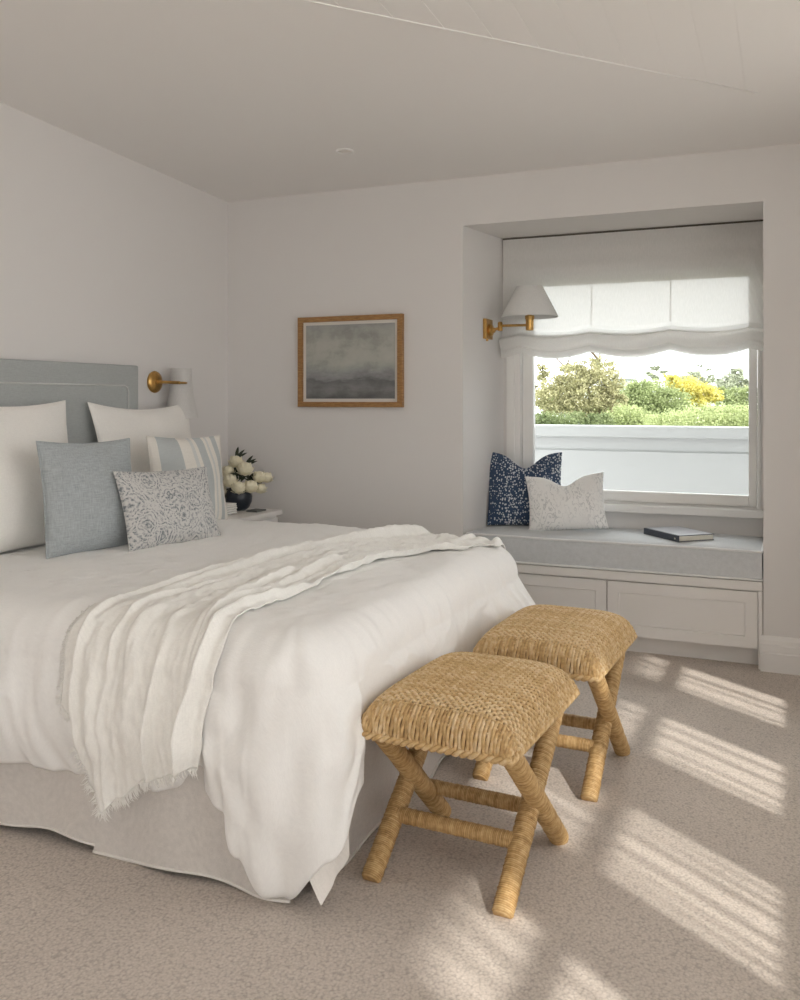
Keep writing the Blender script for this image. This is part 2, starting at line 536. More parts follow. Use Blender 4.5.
def m_oak():
    m, nt, b = new_mat('golden_oak')
    b.inputs['Roughness'].default_value = 0.45
    tc = nd(nt, 'ShaderNodeTexCoord')
    mp = nd(nt, 'ShaderNodeMapping'); mp.inputs['Scale'].default_value = (6, 6, 60)
    lk(nt, tc.outputs['Object'], mp.inputs['Vector'])
    n = nd(nt, 'ShaderNodeTexNoise', Scale=4.0, Detail=5.0); lk(nt, mp.outputs['Vector'], n.inputs['Vector'])
    r = ramp(nt, n.outputs['Fac'], [(0.3, (0.22, 0.105, 0.032)), (0.55, (0.36, 0.19, 0.065)), (0.75, (0.45, 0.26, 0.10))])
    lk(nt, r.outputs['Color'], b.inputs['Base Color'])
    return m


M['oak'] = m_oak()


def m_print():
    """abstract grey-green seascape"""
    m, nt, b = new_mat('seascape_print')
    b.inputs['Roughness'].default_value = 0.55
    tc = nd(nt, 'ShaderNodeTexCoord')
    sp = nd(nt, 'ShaderNodeSeparateXYZ'); lk(nt, tc.outputs['Object'], sp.inputs[0])
    mp = nd(nt, 'ShaderNodeMapping'); mp.inputs['Scale'].default_value = (3.2, 1, 11)
    lk(nt, tc.outputs['Object'], mp.inputs['Vector'])
    n = nd(nt, 'ShaderNodeTexNoise', Scale=1.6, Detail=7.0, Roughness=0.62); lk(nt, mp.outputs['Vector'], n.inputs['Vector'])
    mm = nd(nt, 'ShaderNodeMath', operation='MULTIPLY_ADD'); mm.inputs[1].default_value = 0.16; mm.inputs[2].default_value = -0.08
    lk(nt, n.outputs['Fac'], mm.inputs[0])
    ad = nd(nt, 'ShaderNodeMath', operation='ADD'); lk(nt, sp.outputs['Z'], ad.inputs[0]); lk(nt, mm.outputs[0], ad.inputs[1])
    mr = nd(nt, 'ShaderNodeMapRange'); mr.inputs['From Min'].default_value = -0.22; mr.inputs['From Max'].default_value = 0.22
    lk(nt, ad.outputs[0], mr.inputs['Value'])
    r = ramp(nt, mr.outputs[0], [(0.0, (0.13, 0.13, 0.13)), (0.12, (0.22, 0.22, 0.22)), (0.24, (0.15, 0.15, 0.155)), (0.28, (0.24, 0.245, 0.245)),
                                 (0.36, (0.31, 0.32, 0.315)), (0.5, (0.42, 0.425, 0.385)), (0.75, (0.44, 0.44, 0.40)), (0.9, (0.37, 0.375, 0.345)), (1.0, (0.32, 0.325, 0.315))])
    n2 = nd(nt, 'ShaderNodeTexNoise', Scale=0.9, Detail=5.0, Roughness=0.6)
    mp2 = nd(nt, 'ShaderNodeMapping'); mp2.inputs['Scale'].default_value = (7, 1, 9); mp2.inputs['Location'].default_value = (1.7, 0, 0.4)
    lk(nt, tc.outputs['Object'], mp2.inputs['Vector']); lk(nt, mp2.outputs['Vector'], n2.inputs['Vector'])
    r2 = ramp(nt, n2.outputs['Fac'], [(0.38, (0.72,) * 3), (0.52, (1.0,) * 3), (0.70, (1.1,) * 3)])
    mx = nd(nt, 'ShaderNodeMix', data_type='RGBA', blend_type='MULTIPLY'); mx.inputs['Factor'].default_value = 0.9
    lk(nt, r.outputs['Color'], mx.inputs[6]); lk(nt, r2.outputs['Color'], mx.inputs[7])
    lk(nt, mx.outputs[2], b.inputs['Base Color'])
    return m


M['print'] = m_print()
M['mat_board'] = simple('mount_board', (0.74, 0.71, 0.665), 0.8)

# ------------------------------------------------------------------ room shell
XL, YB, XA0, XA1 = -3.175, 4.681, -1.646, -0.118
YF = -3.8
ALC = 2.256
YW = 5.18          # face of the wall under the window


def zc(y): return 2.518 + 0.05 * (YB - y)


mb = MB(); mb.box(XL - 0.12, WX + 0.12, YF - 0.12, YB + 0.5, -0.12, 0.0)
struct('floor', mb, M['carpet'])

mb = MB()
mb.prism([(XL - 0.12, YB), (XA0, YB), (-1.565, YW), (-1.565, YW + 0.2), (XL - 0.12, YW + 0.2)], 0, 3.05)
struct('wall_back', mb, M['wall'])
mb = MB()
mb.prism([(XA1, YB), (WX + .12, YB), (WX + .12, YW + 0.2), (XA1, YW + 0.2)], 0, 3.05)
struct('wall_back_right', mb, M['wall'])
mb = MB()
mb.prism([(XA0, YB), (XA1, YB), (XA1, YW + 0.2), (-1.565, YW + 0.2), (-1.565, YW)], ALC, 3.05)
struct('wall_back_lintel', mb, M['wall'])
mb = MB()
mb.box(-1.565, XA1, YW, YW + 0.2, 0, 0.675)
mb.box(-1.565, -1.50, YW, YW + 0.2, 0.675, ALC)
mb.box(-0.145, XA1, YW, YW + 0.2, 0.675, ALC)
mb.box(-1.50, -0.145, YW, YW + 0.2, 2.02, ALC)
struct('wall_alcove', mb, M['wall'])

mb = MB()
v = [(XL, YF, 0), (XL, YB, 0), (XL, YB, zc(YB) + .02), (XL, YF, zc(YF) + .02), (XL - .12, YF, 0), (XL - .12, YB, 0), (XL - .12, YB, zc(YB) + .02), (XL - .12, YF, zc(YF) + .02)]
mb.add(v, [(0, 1, 2, 3), (7, 6, 5, 4), (0, 3, 7, 4), (1, 5, 6, 2), (3, 2, 6, 7), (0, 4, 5, 1)])
struct('wall_left', mb, M['wall'])

# right wall with its row of windows (they throw the sun patches)
ZW0, ZW1 = 0.703, 1.66
win_y = [(3.215, 3.66), (2.385, 2.90), (1.49, 2.01), (0.66, 1.17)]
WT = 2.40
win_top = [WT] * 4
big = (-2.3, -0.38, 0.08, 2.25)  # opening added out of view, lights the room from the right
mb = MB()
H = 3.05
ys = sorted(zip(win_y, win_top))
prev = big[1]
mb.box(WX, WX + .12, YF, big[0], 0, H)
mb.box(WX, WX + .12, big[0], big[1], 0, big[2])
mb.box(WX, WX + .12, big[0], big[1], big[3], H)
for (a, b2), zt_w in ys:
    mb.box(WX, WX + .12, prev, a, 0, H)
    mb.box(WX, WX + .12, a, b2, 0, ZW0)
    mb.box(WX, WX + .12, a, b2, zt_w, H)
    prev = b2
mb.box(WX, WX + .12, prev, YB, 0, H)
struct('wall_right', mb, M['wall'])

# front wall behind the camera; its opening is added for fill light
FX0, FX1, FZ0, FZ1 = -0.35, 0.55, 0.05, 2.35
mb = MB()
mb.box(XL - .12, FX0, YF - .12, YF, 0, H)
mb.box(FX1, WX + .12, YF - .12, YF, 0, H)
mb.box(FX0, FX1, YF - .12, YF, 0, FZ0)
mb.box(FX0, FX1, YF - .12, YF, FZ1, H)
struct('wall_front', mb, M['wall'])

# ceiling: smooth raked slab, boarded part beyond the diagonal valley
mb = MB()
x0, x1, ya, yb2 = XL - .12, WX + .12, YF - .12, YB + .1
v = [(x0, ya, zc(ya)), (x1, ya, zc(ya)), (x1, yb2, zc(yb2)), (x0, yb2, zc(yb2))]
v += [(x, y, z + .08) for x, y, z in v]
mb.add(v, [(0, 1, 2, 3), (7, 6, 5, 4), (0, 4, 5, 1), (1, 5, 6, 2), (2, 6, 7, 3), (3, 7, 4, 0)])
struct('ceiling', mb, M['ceiling'])
mb = MB()
bw, gap, th = 0.135, 0.003, 0.0016
xk = -3.0
while xk < WX:
    xa, xb = xk + gap / 2, min(xk + bw - gap / 2, WX)
    yend_a, yend_b = min(xa + 4.075, YB - .45), min(xb + 4.075, YB - .45)
    y0 = YF
    pts = [(xa, y0), (xb, y0), (xb, yend_b), (xa, yend_a)]
    v = [(x, y, zc(y) - th) for x, y in pts] + [(x, y, zc(y) + .001) for x, y in pts]
    mb.add(v, [(3, 2, 1, 0), (4, 5, 6, 7), (0, 1, 5, 4), (1, 2, 6, 5), (2, 3, 7, 6), (3, 0, 4, 7)])
    xk += bw
struct('ceiling_boards', mb, M['ceiling'])
mb = MB(); mb.tube([(-2.9, -2.9 + 4.08, zc(-2.9 + 4.08) - .001), (-.12, -.12 + 4.08, zc(3.96) - .001)], .0042, 8)
struct('trim_1', mb, M['trim'], smooth=True)

# baseboards
def base_profile(mb, y_wall, xa, xb):
    pr = [(0, 0), (-0.022, 0), (-0.022, 0.088), (-0.018, 0.094), (-0.018, 0.125), (-0.013, 0.132), (-0.013, 0.150), (-0.006, 0.168), (0, 0.170)]
    vs = [(xa, y_wall + d, z) for d, z in pr] + [(xb, y_wall + d, z) for d, z in pr]
    n = len(pr)
    fs = [(i, i + 1, n + i + 1, n + i) for i in range(n - 1)] + [tuple(range(n - 1, -1, -1)), tuple(range(n, 2 * n))]
    mb.add(vs, fs)


mb = MB(); base_profile(mb, YB, XA1 - .012, WX); struct('baseboard_right', mb, M['trim'])
mb = MB(); base_profile(mb, YB, XL + .022, XA0); struct('baseboard_back', mb, M['trim'])
mb = MB(); mb.box(XL, XL + .02, YF, YB, 0, .16); struct('baseboard_left', mb, M['trim'], bevel=.004)

# ---- alcove window
gy = YW + 0.07
wf = MB()
# casing around the opening, sash stiles and rails
wf.box(-1.50, -1.465, YW + .0, YW + .16, 0.675, 2.02)
wf.box(-0.160, -0.145, YW + .0, YW + .16, 0.675, 2.02)
wf.box(-1.50, -0.145, YW + .03, YW + .16, 2.00, 2.02)
wf.box(-1.465, -0.160, YW + .05, YW + .16, 0.675, 0.722)
w1 = struct('window_1', wf, M['winframe'], bevel=.004)
s = MB()
s.box(-1.46, -1.395, gy - .03, gy + .02, 0.724, 2.00)
s.box(-0.205, -0.163, gy - .03, gy + .02, 0.724, 2.00)
s.box(-1.395, -0.205, gy - .03, gy + .02, 0.724, 0.782)
s.box(-1.395, -0.205, gy - .03, gy + .02, 1.972, 2.00)
s.build('sash', M['winframe'], w1, bevel=.005)
g = MB(); g.box(-1.400, -0.200, gy - .004, gy + .002, 0.775, 1.976); g.build('glass', M['glass'], w1)
sl = MB(); sl.box(-1.565, XA1, YW - .055, YW + .06, 0.672, 0.716)
sl.build('sill', M['winframe'], w1, bevel=.008, bseg=3)
cs = MB(); cs.box(-1.545, -1.497, YW - .012, YW + .002, 0.716, 2.02); cs.build('casing', M['winframe'], w1, bevel=.004)
portal('window_light_alcove', (-0.80, YW + .35, 1.35), (-0.80, 4.0, 1.30), 1.4, 1.4)

# ---- right wall windows: two rows of panes and slim uneven bars added to stripe the sun
for k, (a, b2) in enumerate(win_y):
    ZW1 = win_top[k]
    f = MB()
    f.box(WX + .03, WX + .08, a, a + .018, ZW0, ZW1)
    f.box(WX + .03, WX + .08, b2 - .018, b2, ZW0, ZW1)
    f.box(WX + .03, WX + .08, a, b2, ZW0, ZW0 + .015)
    f.box(WX + .03, WX + .08, a, b2, ZW1 - .015, ZW1)
    f.box(WX + .03, WX + .08, a, b2, 1.18, 1.227)
    f.box(WX + .03, WX + .08, a, b2, 1.80, 1.84)
    w = struct('window_%d' % (k + 2), f, M['winframe'])
    rr = random.Random(40 + k)
    bars = MB()
    yy = a + .085
    while yy < b2 - .06:
        wd = rr.uniform(.004, .015)
        bars.box(WX + .045, WX + .060, yy, yy + wd, ZW0, ZW1)
        yy += rr.uniform(.055, .13)
    bars.build('glazing_bar', M['winframe'], w)  # out of view, added only for the stripes in the sun patches
    portal('window_light_right', (WX + .2, (a + b2) / 2, (ZW0 + ZW1) / 2), (-2, (a + b2) / 2, (ZW0 + ZW1) / 2), ZW1 - ZW0, b2 - a)
f = MB()
for yy in (big[0], (big[0] + big[1]) / 2 - .03, big[1] - .06): f.box(WX + .03, WX + .08, yy, yy + .06, big[2], big[3])
f.box(WX + .03, WX + .08, big[0], big[1], big[2], big[2] + .06); f.box(WX + .03, WX + .08, big[0], big[1], big[3] - .06, big[3])
struct('window_6', f, M['winframe'])  # frame of the added fill opening
portal('window_light_garden', (WX + .2, (big[0] + big[1]) / 2, 1.15), (-2, (big[0] + big[1]) / 2, 1.15), 2.1, big[1] - big[0])
mb = MB(); mb.box(WX + .12, 6.0, -7.0, 5.0, -.16, -.03); mb.box(-3.3, WX + .12, -7.0, YF - .12, -.16, -.03)
struct('terrace', mb, M['paving'])  # added outside to bounce light up to the ceiling
f = MB()
for x in (FX0, (FX0 + FX1) / 2 - .03, FX1 - .06): f.box(x, x + .06, YF - .09, YF - .03, FZ0, FZ1)
f.box(FX0, FX1, YF - .09, YF - .03, FZ1 - .06, FZ1)
struct('window_7', f, M['winframe'])  # frame of the added opening behind the camera
portal('window_light_front', ((FX0 + FX1) / 2, YF - .2, (FZ0 + FZ1) / 2), ((FX0 + FX1) / 2, 3, (FZ0 + FZ1) / 2), FX1 - FX0, FZ1 - FZ0)

# unseen roof block and side wall, added to keep sun off the parapet
mb = MB(); mb.box(XL - .3, WX + .15, YF - .3, YW + .35, 3.0, 3.9)
struct('roof', mb, M['roofgrey'])  # added block, shades the parapet
# unseen eave added over the right hand windows; its stepped depth cuts the sun
EZ = 2.78


def eave(zcut): return WX + .045 + (EZ - zcut) * SUN_A


mb = MB()
mb.prism([(WX + .12, YF - .3), (eave(1.7), YF - .3), (eave(1.7), -.75), (eave(1.42), -.75), (eave(1.42), .35), (eave(1.66), .35), (eave(1.66), 1.12), (eave(1.31), 1.12), (eave(1.31), YB + .5), (WX + .12, YB + .5)], EZ, EZ + .12)
struct('roof_eave', mb, M['trim'])  # added for its shadow line on the windows
mb = MB(); mb.box(0.95, 1.35, YW + .25, 8.2, -4, 4.5)
struct('exterior_wall', mb, M['outwall'])  # added out of view, blocks sun from the parapet face

# balcony parapet seen through the window
mb = MB()
mb.box(-5.5, 0.95, 6.62, 6.80, -0.4, 1.045)
mb.box(-5.5, 0.95, 6.605, 6.62, -0.4, 0.93)
par = struct('wall_balcony', mb, M['outwall'])
mb = MB(); mb.box(-5.5, 0.95, 6.575, 6.84, 1.032, 1.112)
mb.build('coping', M['outwall'], par, bevel=.006)
mb = MB(); mb.box(-5.5, 0.95, YW + .2, 6.62, -0.5, -0.4)
struct('floor_balcony', mb, M['paving'])  # unseen floor, pale to bounce light into the alcove
mb = MB(); mb.box(-80, 80, 7.2, 140, -4.2, -4.0)
struct('ground', mb, M['ground'])

# ------------------------------------------------------------------ bed
bed = thing('bed', 'double bed against the left wall with a tall grey-blue upholstered headboard and linen valance', 'bed', (-2.15, 2.9, 0))
HY0, HY1, HZ = 2.02, 3.755, 1.478
mb = MB()
mb.box(XL + .004, XL + .082, HY0, HY1, 0.02, HZ)
mb.build('headboard', M['headboard'], bed, bevel=.014, bseg=4, autosmooth=50)
hb = [o for o in bed.children if o.name.startswith('headboard')][0]
mb = MB()
xi = XL + .084
py0, py1, pz = HY0 + .125, HY1 - .085, HZ - .105
path = [(xi, py0, .5), (xi, py0, pz - .03), (xi, py0 + .009, pz - .009), (xi, py0 + .03, pz), (xi, py1 - .03, pz), (xi, py1 - .009, pz - .009), (xi, py1, pz - .03), (xi, py1, .5)]
mb.tube(path, .0045, 8)
mb.build('piping', M['piping'], hb, smooth=True)
mb = MB(); mb.box(XL + .09, -1.20, 2.09, 3.77, 0.34, 0.60)
mb.build('mattress', M['sheet'], bed, bevel=.05, bseg=4, autosmooth=50)
mb = MB(); mb.box(XL + .09, -1.36, 2.26, 3.66, 0.06, 0.34)
mb.build('bed_base', M['skirt'], bed, bevel=.01)


def skirt_panel(name, p0, p1, nrm, hem0, hem1, seed, amp=.010):
    """a hanging linen panel from p0 to p1 (plan points), wavy at the hem, with a paler turned hem"""
    L = sqrt((p1[0] - p0[0]) ** 2 + (p1[1] - p0[1]) ** 2)
    n = max(8, int(L / .012))
    rows = 22

    def pt(i, j, off=0.0):
        t = i / n
        s = j / rows
        zb = hem0 + (hem1 - hem0) * t + .010 * sin(2 * pi * t * L / .55 + seed) * min(1, 6 * t * (1 - t) + .2)
        z = 0.40 + (zb - 0.40) * s
        w = (ns(t * L * 5.0, seed, s * .6) * 1.1 + sin(2 * pi * t * L / .31 + seed * 2.1) * .5) * amp * (0.25 + s) + off + .022 * s * s
        return (p0[0] + (p1[0] - p0[0]) * t + nrm[0] * w, p0[1] + (p1[1] - p0[1]) * t + nrm[1] * w, z)
    mb = MB()
    mb.grid(lambda i, j: pt(i, j), n, rows)
    mb.grid(lambda i, j: pt(i, j, -.006), n, rows)
    o = mb.build(name, M['skirt'], bed, smooth=True)
    hm = MB()
    hm.tube([Vector(pt(i, rows)) + Vector((nrm[0], nrm[1], 0)) * .001 for i in range(n + 1)], .0048, 6)
    hm.build('hem', M['hem'], o, smooth=True)
    return o


skirt_panel('valance_panel', (-3.08, 2.072), (-1.826, 2.052), (0, -1), .034, .026, 1.3)
skirt_panel('valance_panel', (-1.83, 2.045), (-1.18, 2.045), (0, -1), .010, .012, 4.1)
skirt_panel('valance_panel', (-1.165, 2.09), (-1.165, 3.78), (1, 0), .012, .016, 2.2)
# loose flap of the valance at the foot corner
mb = MB()


def flap(i, j, off=0.0):
    u, s = i / 10 - .5, j / 16
    w = .040 * (1 - max(0, s - .78) / .22 * .9)
    x = -1.092 + u * 2 * w * (0.70 + .45 * s) + .022 * s
    y = 2.105 - .075 * s + u * .06 + .008 * cos(u * 6) - .010 * sin(s * 3) + off
    return (x, y, .30 - (.262 - .045 * (u + .5)) * s)


mb.grid(flap, 10, 16); mb.grid(lambda i, j: flap(i, j, .005), 10, 16)
mb.build('valance_flap', M['hem'], bed, smooth=True)

# ------------------------------------------------------------------ duvet
DX0, DX1, DY0, DY1, DR = -3.075, -1.105, 2.045, 3.845, 0.15
ZT = 0.685
RO = 0.10


def crease(a, b, c=0.0):
    """thin raised folds of crumpled linen, 0..1"""
    return max(0.0, 1 - 4.5 * abs(ns(a, b, c))) ** 2


def puff(x, y):
    wr = .0060 * ns(x * 11 + y * 4, y * 8, 8.0) + .0032 * ns(x * 30 - y * 8, y * 16, 3.0)
    wr += .005 * crease(x * 3.2 + y * 1.4, y * 4.6 - x, 3.0) * max(0, .4 + ns(x * 2, y * 2, 9.0))
    def sm(v):
        v = min(1, max(0, v)); return v * v * (3 - 2 * v)
    wr += .028 * sm((y - 3.15) / .5) * sm((-1.45 - x) / .6)
    return wr + .012 * ns(x * 2.2, y * 2.2, .3) + .006 * ns(x * 6, y * 3, 5.1) - .030 * max(0, (-2.55 - x)) * 1.0


def ztop(x, y): return ZT + puff(x, y)


def drape(s, hemz, flare, bulge=.035, tuck=0.0):
    """s 0..1 from the inset edge on top to the hem -> (out, z)"""
    a = .30
    if s < a:
        th = s / a * pi / 2
        return (-RO + (RO + bulge) * sin(th), ZT - .14 * (1 - cos(th)))
    t = (s - a) / (1 - a)
    z0 = ZT - .14
    return (bulge + flare * t + .025 * sin(pi * t) - tuck * t ** 3, z0 + (hemz - z0) * t)


# perimeter samples: near side, foot corner, foot, far corner, far side, head
per = []
def arc(cx, cy, a0, a1, r, n):
    for k in range(n):
        a = a0 + (a1 - a0) * (k + .5) / n
        per.append((cx + r * cos(a), cy + r * sin(a), cos(a), sin(a)))
def line(xa, ya, xb, yb, nx, ny, n):
    for k in range(n):
        t = k / n
        per.append((xa + (xb - xa) * t, ya + (yb - ya) * t, nx, ny))
line(DX0 + .04, DY0, DX1 - DR, DY0, 0, -1, 300)
arc(DX1 - DR, DY0 + DR, -pi / 2, 0, DR, 80)
line(DX1, DY0 + DR, DX1, DY1 - DR, 1, 0, 220)
arc(DX1 - DR, DY1 - DR, 0, pi / 2, DR, 40)
line(DX1 - DR, DY1, DX0 + .04, DY1, 0, 1, 120)
arc(DX0 + .04, DY1 - .04, pi / 2, pi, .04, 10)
line(DX0, DY1 - .04, DX0, DY0 + .04, -1, 0, 90)
arc(DX0 + .04, DY0 + .04, pi, 1.5 * pi, .04, 10)
NP = len(per)
# arc coordinate measured from the near foot corner
pc = 300 + 40
plen = [0.0]
for k in range(1, NP): plen.append(plen[-1] + sqrt((per[k][0] - per[k - 1][0]) ** 2 + (per[k][1] - per[k - 1][1]) ** 2))
p_c = plen[pc]
hem_tab = [(-3.0, .190), (-.62, .225), (-.31, .255), (-.24, .215), (-.17, .125), (-.10, .035), (-.06, .035), (.0, .15), (.08, .29), (.18, .39), (.28, .41), (.6, .38), (1.0, .33), (1.55, .30), (1.75, .22), (2.1, .25), (3.7, .25), (3.76, .56), (9, .56)]
flare_tab = [(-3.0, .0), (-.5, .0), (-.2, .03), (-.08, .06), (.08, .05), (.3, -.01), (1.05, -.02), (1.42, .12), (1.62, .14), (1.85, .06), (2.3, .0), (9, .0)]
bulge_tab = [(-3, .055), (-.6, .055), (-.2, .05), (0.2, .040), (.38, .018), (1.1, .018), (1.42, .045), (3.6, .03), (3.75, -.01), (9, -.01)]


def folds(p, t):
    """outward ripple of the hanging cloth; p arc coord from the corner, t 0..1 down the drop"""
    w = 0
    w += .034 * ns(p * 4.2, t * .6, 2.0) * t
    w += 0.030 * ns(p * 11.0 + t * .8, t * .8, 7.0) * t
    w += .014 * ns(p * 24.0 - t * 1.5, t * 1.6, 3.0) * (.3 + t)
    w += .014 * crease(p * 4.6 + .9 * t, t * 1.3 + p * .6, 4.0) * (.25 + t) * max(0, .5 + 1.3 * ns(p * 2.3, t * 2, 6.0))
    k = exp(-((p + .02) / .38) ** 2)
    w += 1.7 * k * t * (.020 * sin(p * 25 + 1.2 + .8 * ns(p * 5, t * 2)) + .012 * sin(p * 43 + t * 1.5)) + k * .018 * ns(p * 18, t * 5, 1.0)
    k2 = exp(-((p + .30) / .14) ** 2)
    w -= k2 * t * .035
    return w


NS = 60
NT = 80
CX, CY = -2.05, 2.93
dm = MB()


def dpoint(i, j):
    x, y, nx, ny = per[i]
    p = plen[i] - p_c
    if j <= NT:
        q = j / NT
        ex, ey = x - nx * RO, y - ny * RO
        q2 = q ** .8
        px, py = CX + (ex - CX) * q2, CY + (ey - CY) * q2
        return Vector((px, py, ztop(px, py)))
    s = (j - NT) / NS
    hz = lerp_tab(hem_tab, p)
    o, z = drape(s, hz, lerp_tab(flare_tab, p), lerp_tab(bulge_tab, p), .03 if p < -.3 else 0)
    ex, ey = x - nx * RO, y - ny * RO
    t = max(0, (s - .15) / .85)
    side = 0.12 if p > 3.7 or p < -1.95 else 1.0
    o += folds(p, t) * side
    o = min(o, lerp_tab([(.02, .25), (.12, .034), (1.15, .036), (1.4, .3)], p))
    z += puff(ex, ey) * (1 - min(1, s / .5)) + (.012 * ns(p * 6, 3.3) * t * (1 if abs(p) > .2 else .4)) * side
    return Vector((x + nx * o, y + ny * o, z))


rows = [[dpoint(i, j) for i in range(NP)] for j in range(NT + NS + 1)]
# turned-in edge gives the hem its thickness
last = rows[-1]
rows.append([last[i] + Vector((-per[i][2] * .010, -per[i][3] * .010, -.010)) for i in range(NP)])
rows.append([last[i] + Vector((-per[i][2] * .024, -per[i][3] * .024, -.004)) for i in range(NP)])
rows.append([last[i] + Vector((-per[i][2] * .034, -per[i][3] * .034, .03)) for i in range(NP)])
vs = [Vector((CX, CY, ztop(CX, CY)))]
fs = []
for r in rows[1:]: vs.extend(r)
for i in range(NP): fs.append((0, 1 + i, 1 + (i + 1) % NP))
for j in range(len(rows) - 2):
    for i in range(NP):
        i2 = (i + 1) % NP
        fs.append((1 + j * NP + i, 1 + (j + 1) * NP + i, 1 + (j + 1) * NP + i2, 1 + j * NP + i2))
dm.add(vs, fs)
o = dm.build('duvet', M['duvet'], None, smooth=True)
tag(o, 'large plain white linen duvet spread over the bed, one corner hanging to the carpet', 'duvet')


# ------------------------------------------------------------------ throw
def near_surface(x, d):
    """d: distance travelled toward the near side, 0 at the far roundover; returns (y, z, ny, nz) on the duvet"""
    yin0, yin1 = DY1 - RO, DY0 + RO
    if d < 0:                                   # over the far edge
        th = min(1.0, -d / .17) * pi / 2
        y = DY1 - RO + (RO + .03) * sin(th)
        return y, ztop(x, yin0) - .14 * (1 - cos(th)), sin(th), cos(th)
    Ltop = yin0 - yin1
    if d <= Ltop:
        y = yin0 - d
        return y, ztop(x, y), 0.0, 1.0
    e = d - Ltop
    la = .215
    if e < la:
        th = e / la * pi / 2
        return DY0 + RO - (RO + .055) * sin(th), ztop(x, yin1) - .14 * (1 - cos(th)), -sin(th), cos(th)
    t = e - la
    z = ZT - .14 - t
    tt = t / .29
    return DY0 - .055 - .025 * sin(pi * min(1, tt)), z, -1.0, 0.0


LTOP = (DY1 - RO) - (DY0 + RO)
xl_tab = [(-.1, -1.60), (.10, -1.74), (.45, -1.84), (.9, -1.885), (1.3, -1.86), (1.55, -1.87), (1.8, -1.86), (2.1, -1.835), (2.4, -1.80)]
xr_tab = [(-.1, -1.15), (.08, -1.13), (.22, -1.20), (.36, -1.31), (.55, -1.40), (1.0, -1.425), (1.5, -1.425), (1.75, -1.385), (1.95, -1.41), (2.15, -1.455), (2.4, -1.48)]
RIDGE = [(.06, .026, .020, 1.0), (.17, .050, .030, 1.7), (.30, .022, .012, .4), (.42, .060, .012, 2.2), (.56, .030, .010, 3.0), (.67, .024, .017, .9), (.80, .040, .024, 2.6), (.885, .018, .016, 1.9), (.95, .030, .034, 0.2)]


def throw_h(q, d, x):
    h = .010
    gather = 1.0 + .2 * exp(-((d - .15) / .35) ** 2)
    for qc, sg, am, ph in RIDGE:
        c = qc + .055 * sin(d * 2.3 + ph) + .035 * ns(d * 2.6, ph * 5)
        h += 1.25 * am * gather * exp(-((q - c) / sg) ** 2) * max(.12, .8 + 1.1 * ns(d * 2.2, ph * 9))
    h += .007 * ns(x * 24 + d * 6, d * 9, 2.0) + .0048 * ns(x * 62, d * 24, 6.0)
    h += .010 * gather * max(0, 1 - d / .5) * max(0, ns(q * 7, d * 12, 1.0))
    return max(.006, h)


def throw_point(q, d, lift=0.0, xshift=0.0):
    x = lerp_tab(xl_tab, d) * (1 - q) + lerp_tab(xr_tab, d) * q + xshift
    x += .010 * ns(d * 9, q * 3, 4.0) * (1 - min(1, abs(q - .5) * 2) * .3)
    y, z, ny, nz = near_surface(x, d)
    if x > DX1 - RO:                            # folds over the foot edge at the far end
        k = min(.98, (x - (DX1 - RO)) / .145)
        z -= .14 * (1 - sqrt(1 - k * k))
    h = throw_h(q, d, x) + lift
    if x > DX1 - RO - .08: h *= max(.35, 1 - (x - (DX1 - RO - .08)) / .12)
    return Vector((x, y + ny * h, z + nz * h))


def end_d(q):
    """where the throw ends on the near side (drop below the roundover)"""
    zt = lerp_tab([(0, .33), (.10, .22), (.20, .158), (.34, .20), (.62, .275), (1.0, .335)], q)
    return LTOP + .215 + (ZT - .14 - zt)


tw = MB()
NQ, ND = 150, 280


def tw_fn(i, j):
    q = i / NQ
    d0 = -.10 + .035 * ns(q * 9, 1.0)
    return throw_point(q, d0 + (end_d(q) - d0) * j / ND)


tw.grid(tw_fn, NQ, ND)
thr = tw.build('throw_blanket', M['throw'], None, smooth=True)
sm = thr.modifiers.new('thick', 'SOLIDIFY'); sm.thickness = .004; sm.offset = -1
tag(thr, 'crinkled cream throw with frayed edges draped across the foot of the white duvet', 'throw')
# second layer showing at the left with its own frayed edge
t2 = MB()


def t2_fn(i, j):
    q = i / 24
    d = 1.52 + (LTOP + .215 + .105 + .02 * sin(q * 5) - 1.52) * j / 70
    p = throw_point(0.0, d)
    x = lerp_tab([(1.4, -1.875), (1.7, -1.905), (2.0, -1.885), (2.3, -1.865)], d) * (1 - q) + (lerp_tab(xl_tab, d) + .06) * q
    y, z, ny, nz = near_surface(x, d)
    h = .006 + .008 * exp(-((q - .45) / .2) ** 2) + .003 * ns(d * 20, q * 5)
    return Vector((x, y + ny * h, z + nz * h))


t2.grid(t2_fn, 24, 70)
o = t2.build('under_layer', M['throw'], thr, smooth=True)
sm = o.modifiers.new('thick', 'SOLIDIFY'); sm.thickness = .003; sm.offset = -1
# frayed fringe
rf = random.Random(3)
fr = MB()


def strand(p, dirv, L):
    pts = []
    c = Vector((rf.uniform(-1, 1), -abs(rf.uniform(0, .5)), rf.uniform(-1, 1))) * .006
    for k in range(5):
        t = k / 4
        pts.append(Vector(p) + Vector(dirv) * L * t + c * sin(pi * t) + Vector((0, 0, -.006 * t * t)))
    fr.tube(pts, [.0016, .0015, .0013, .0010, .0005], 4)


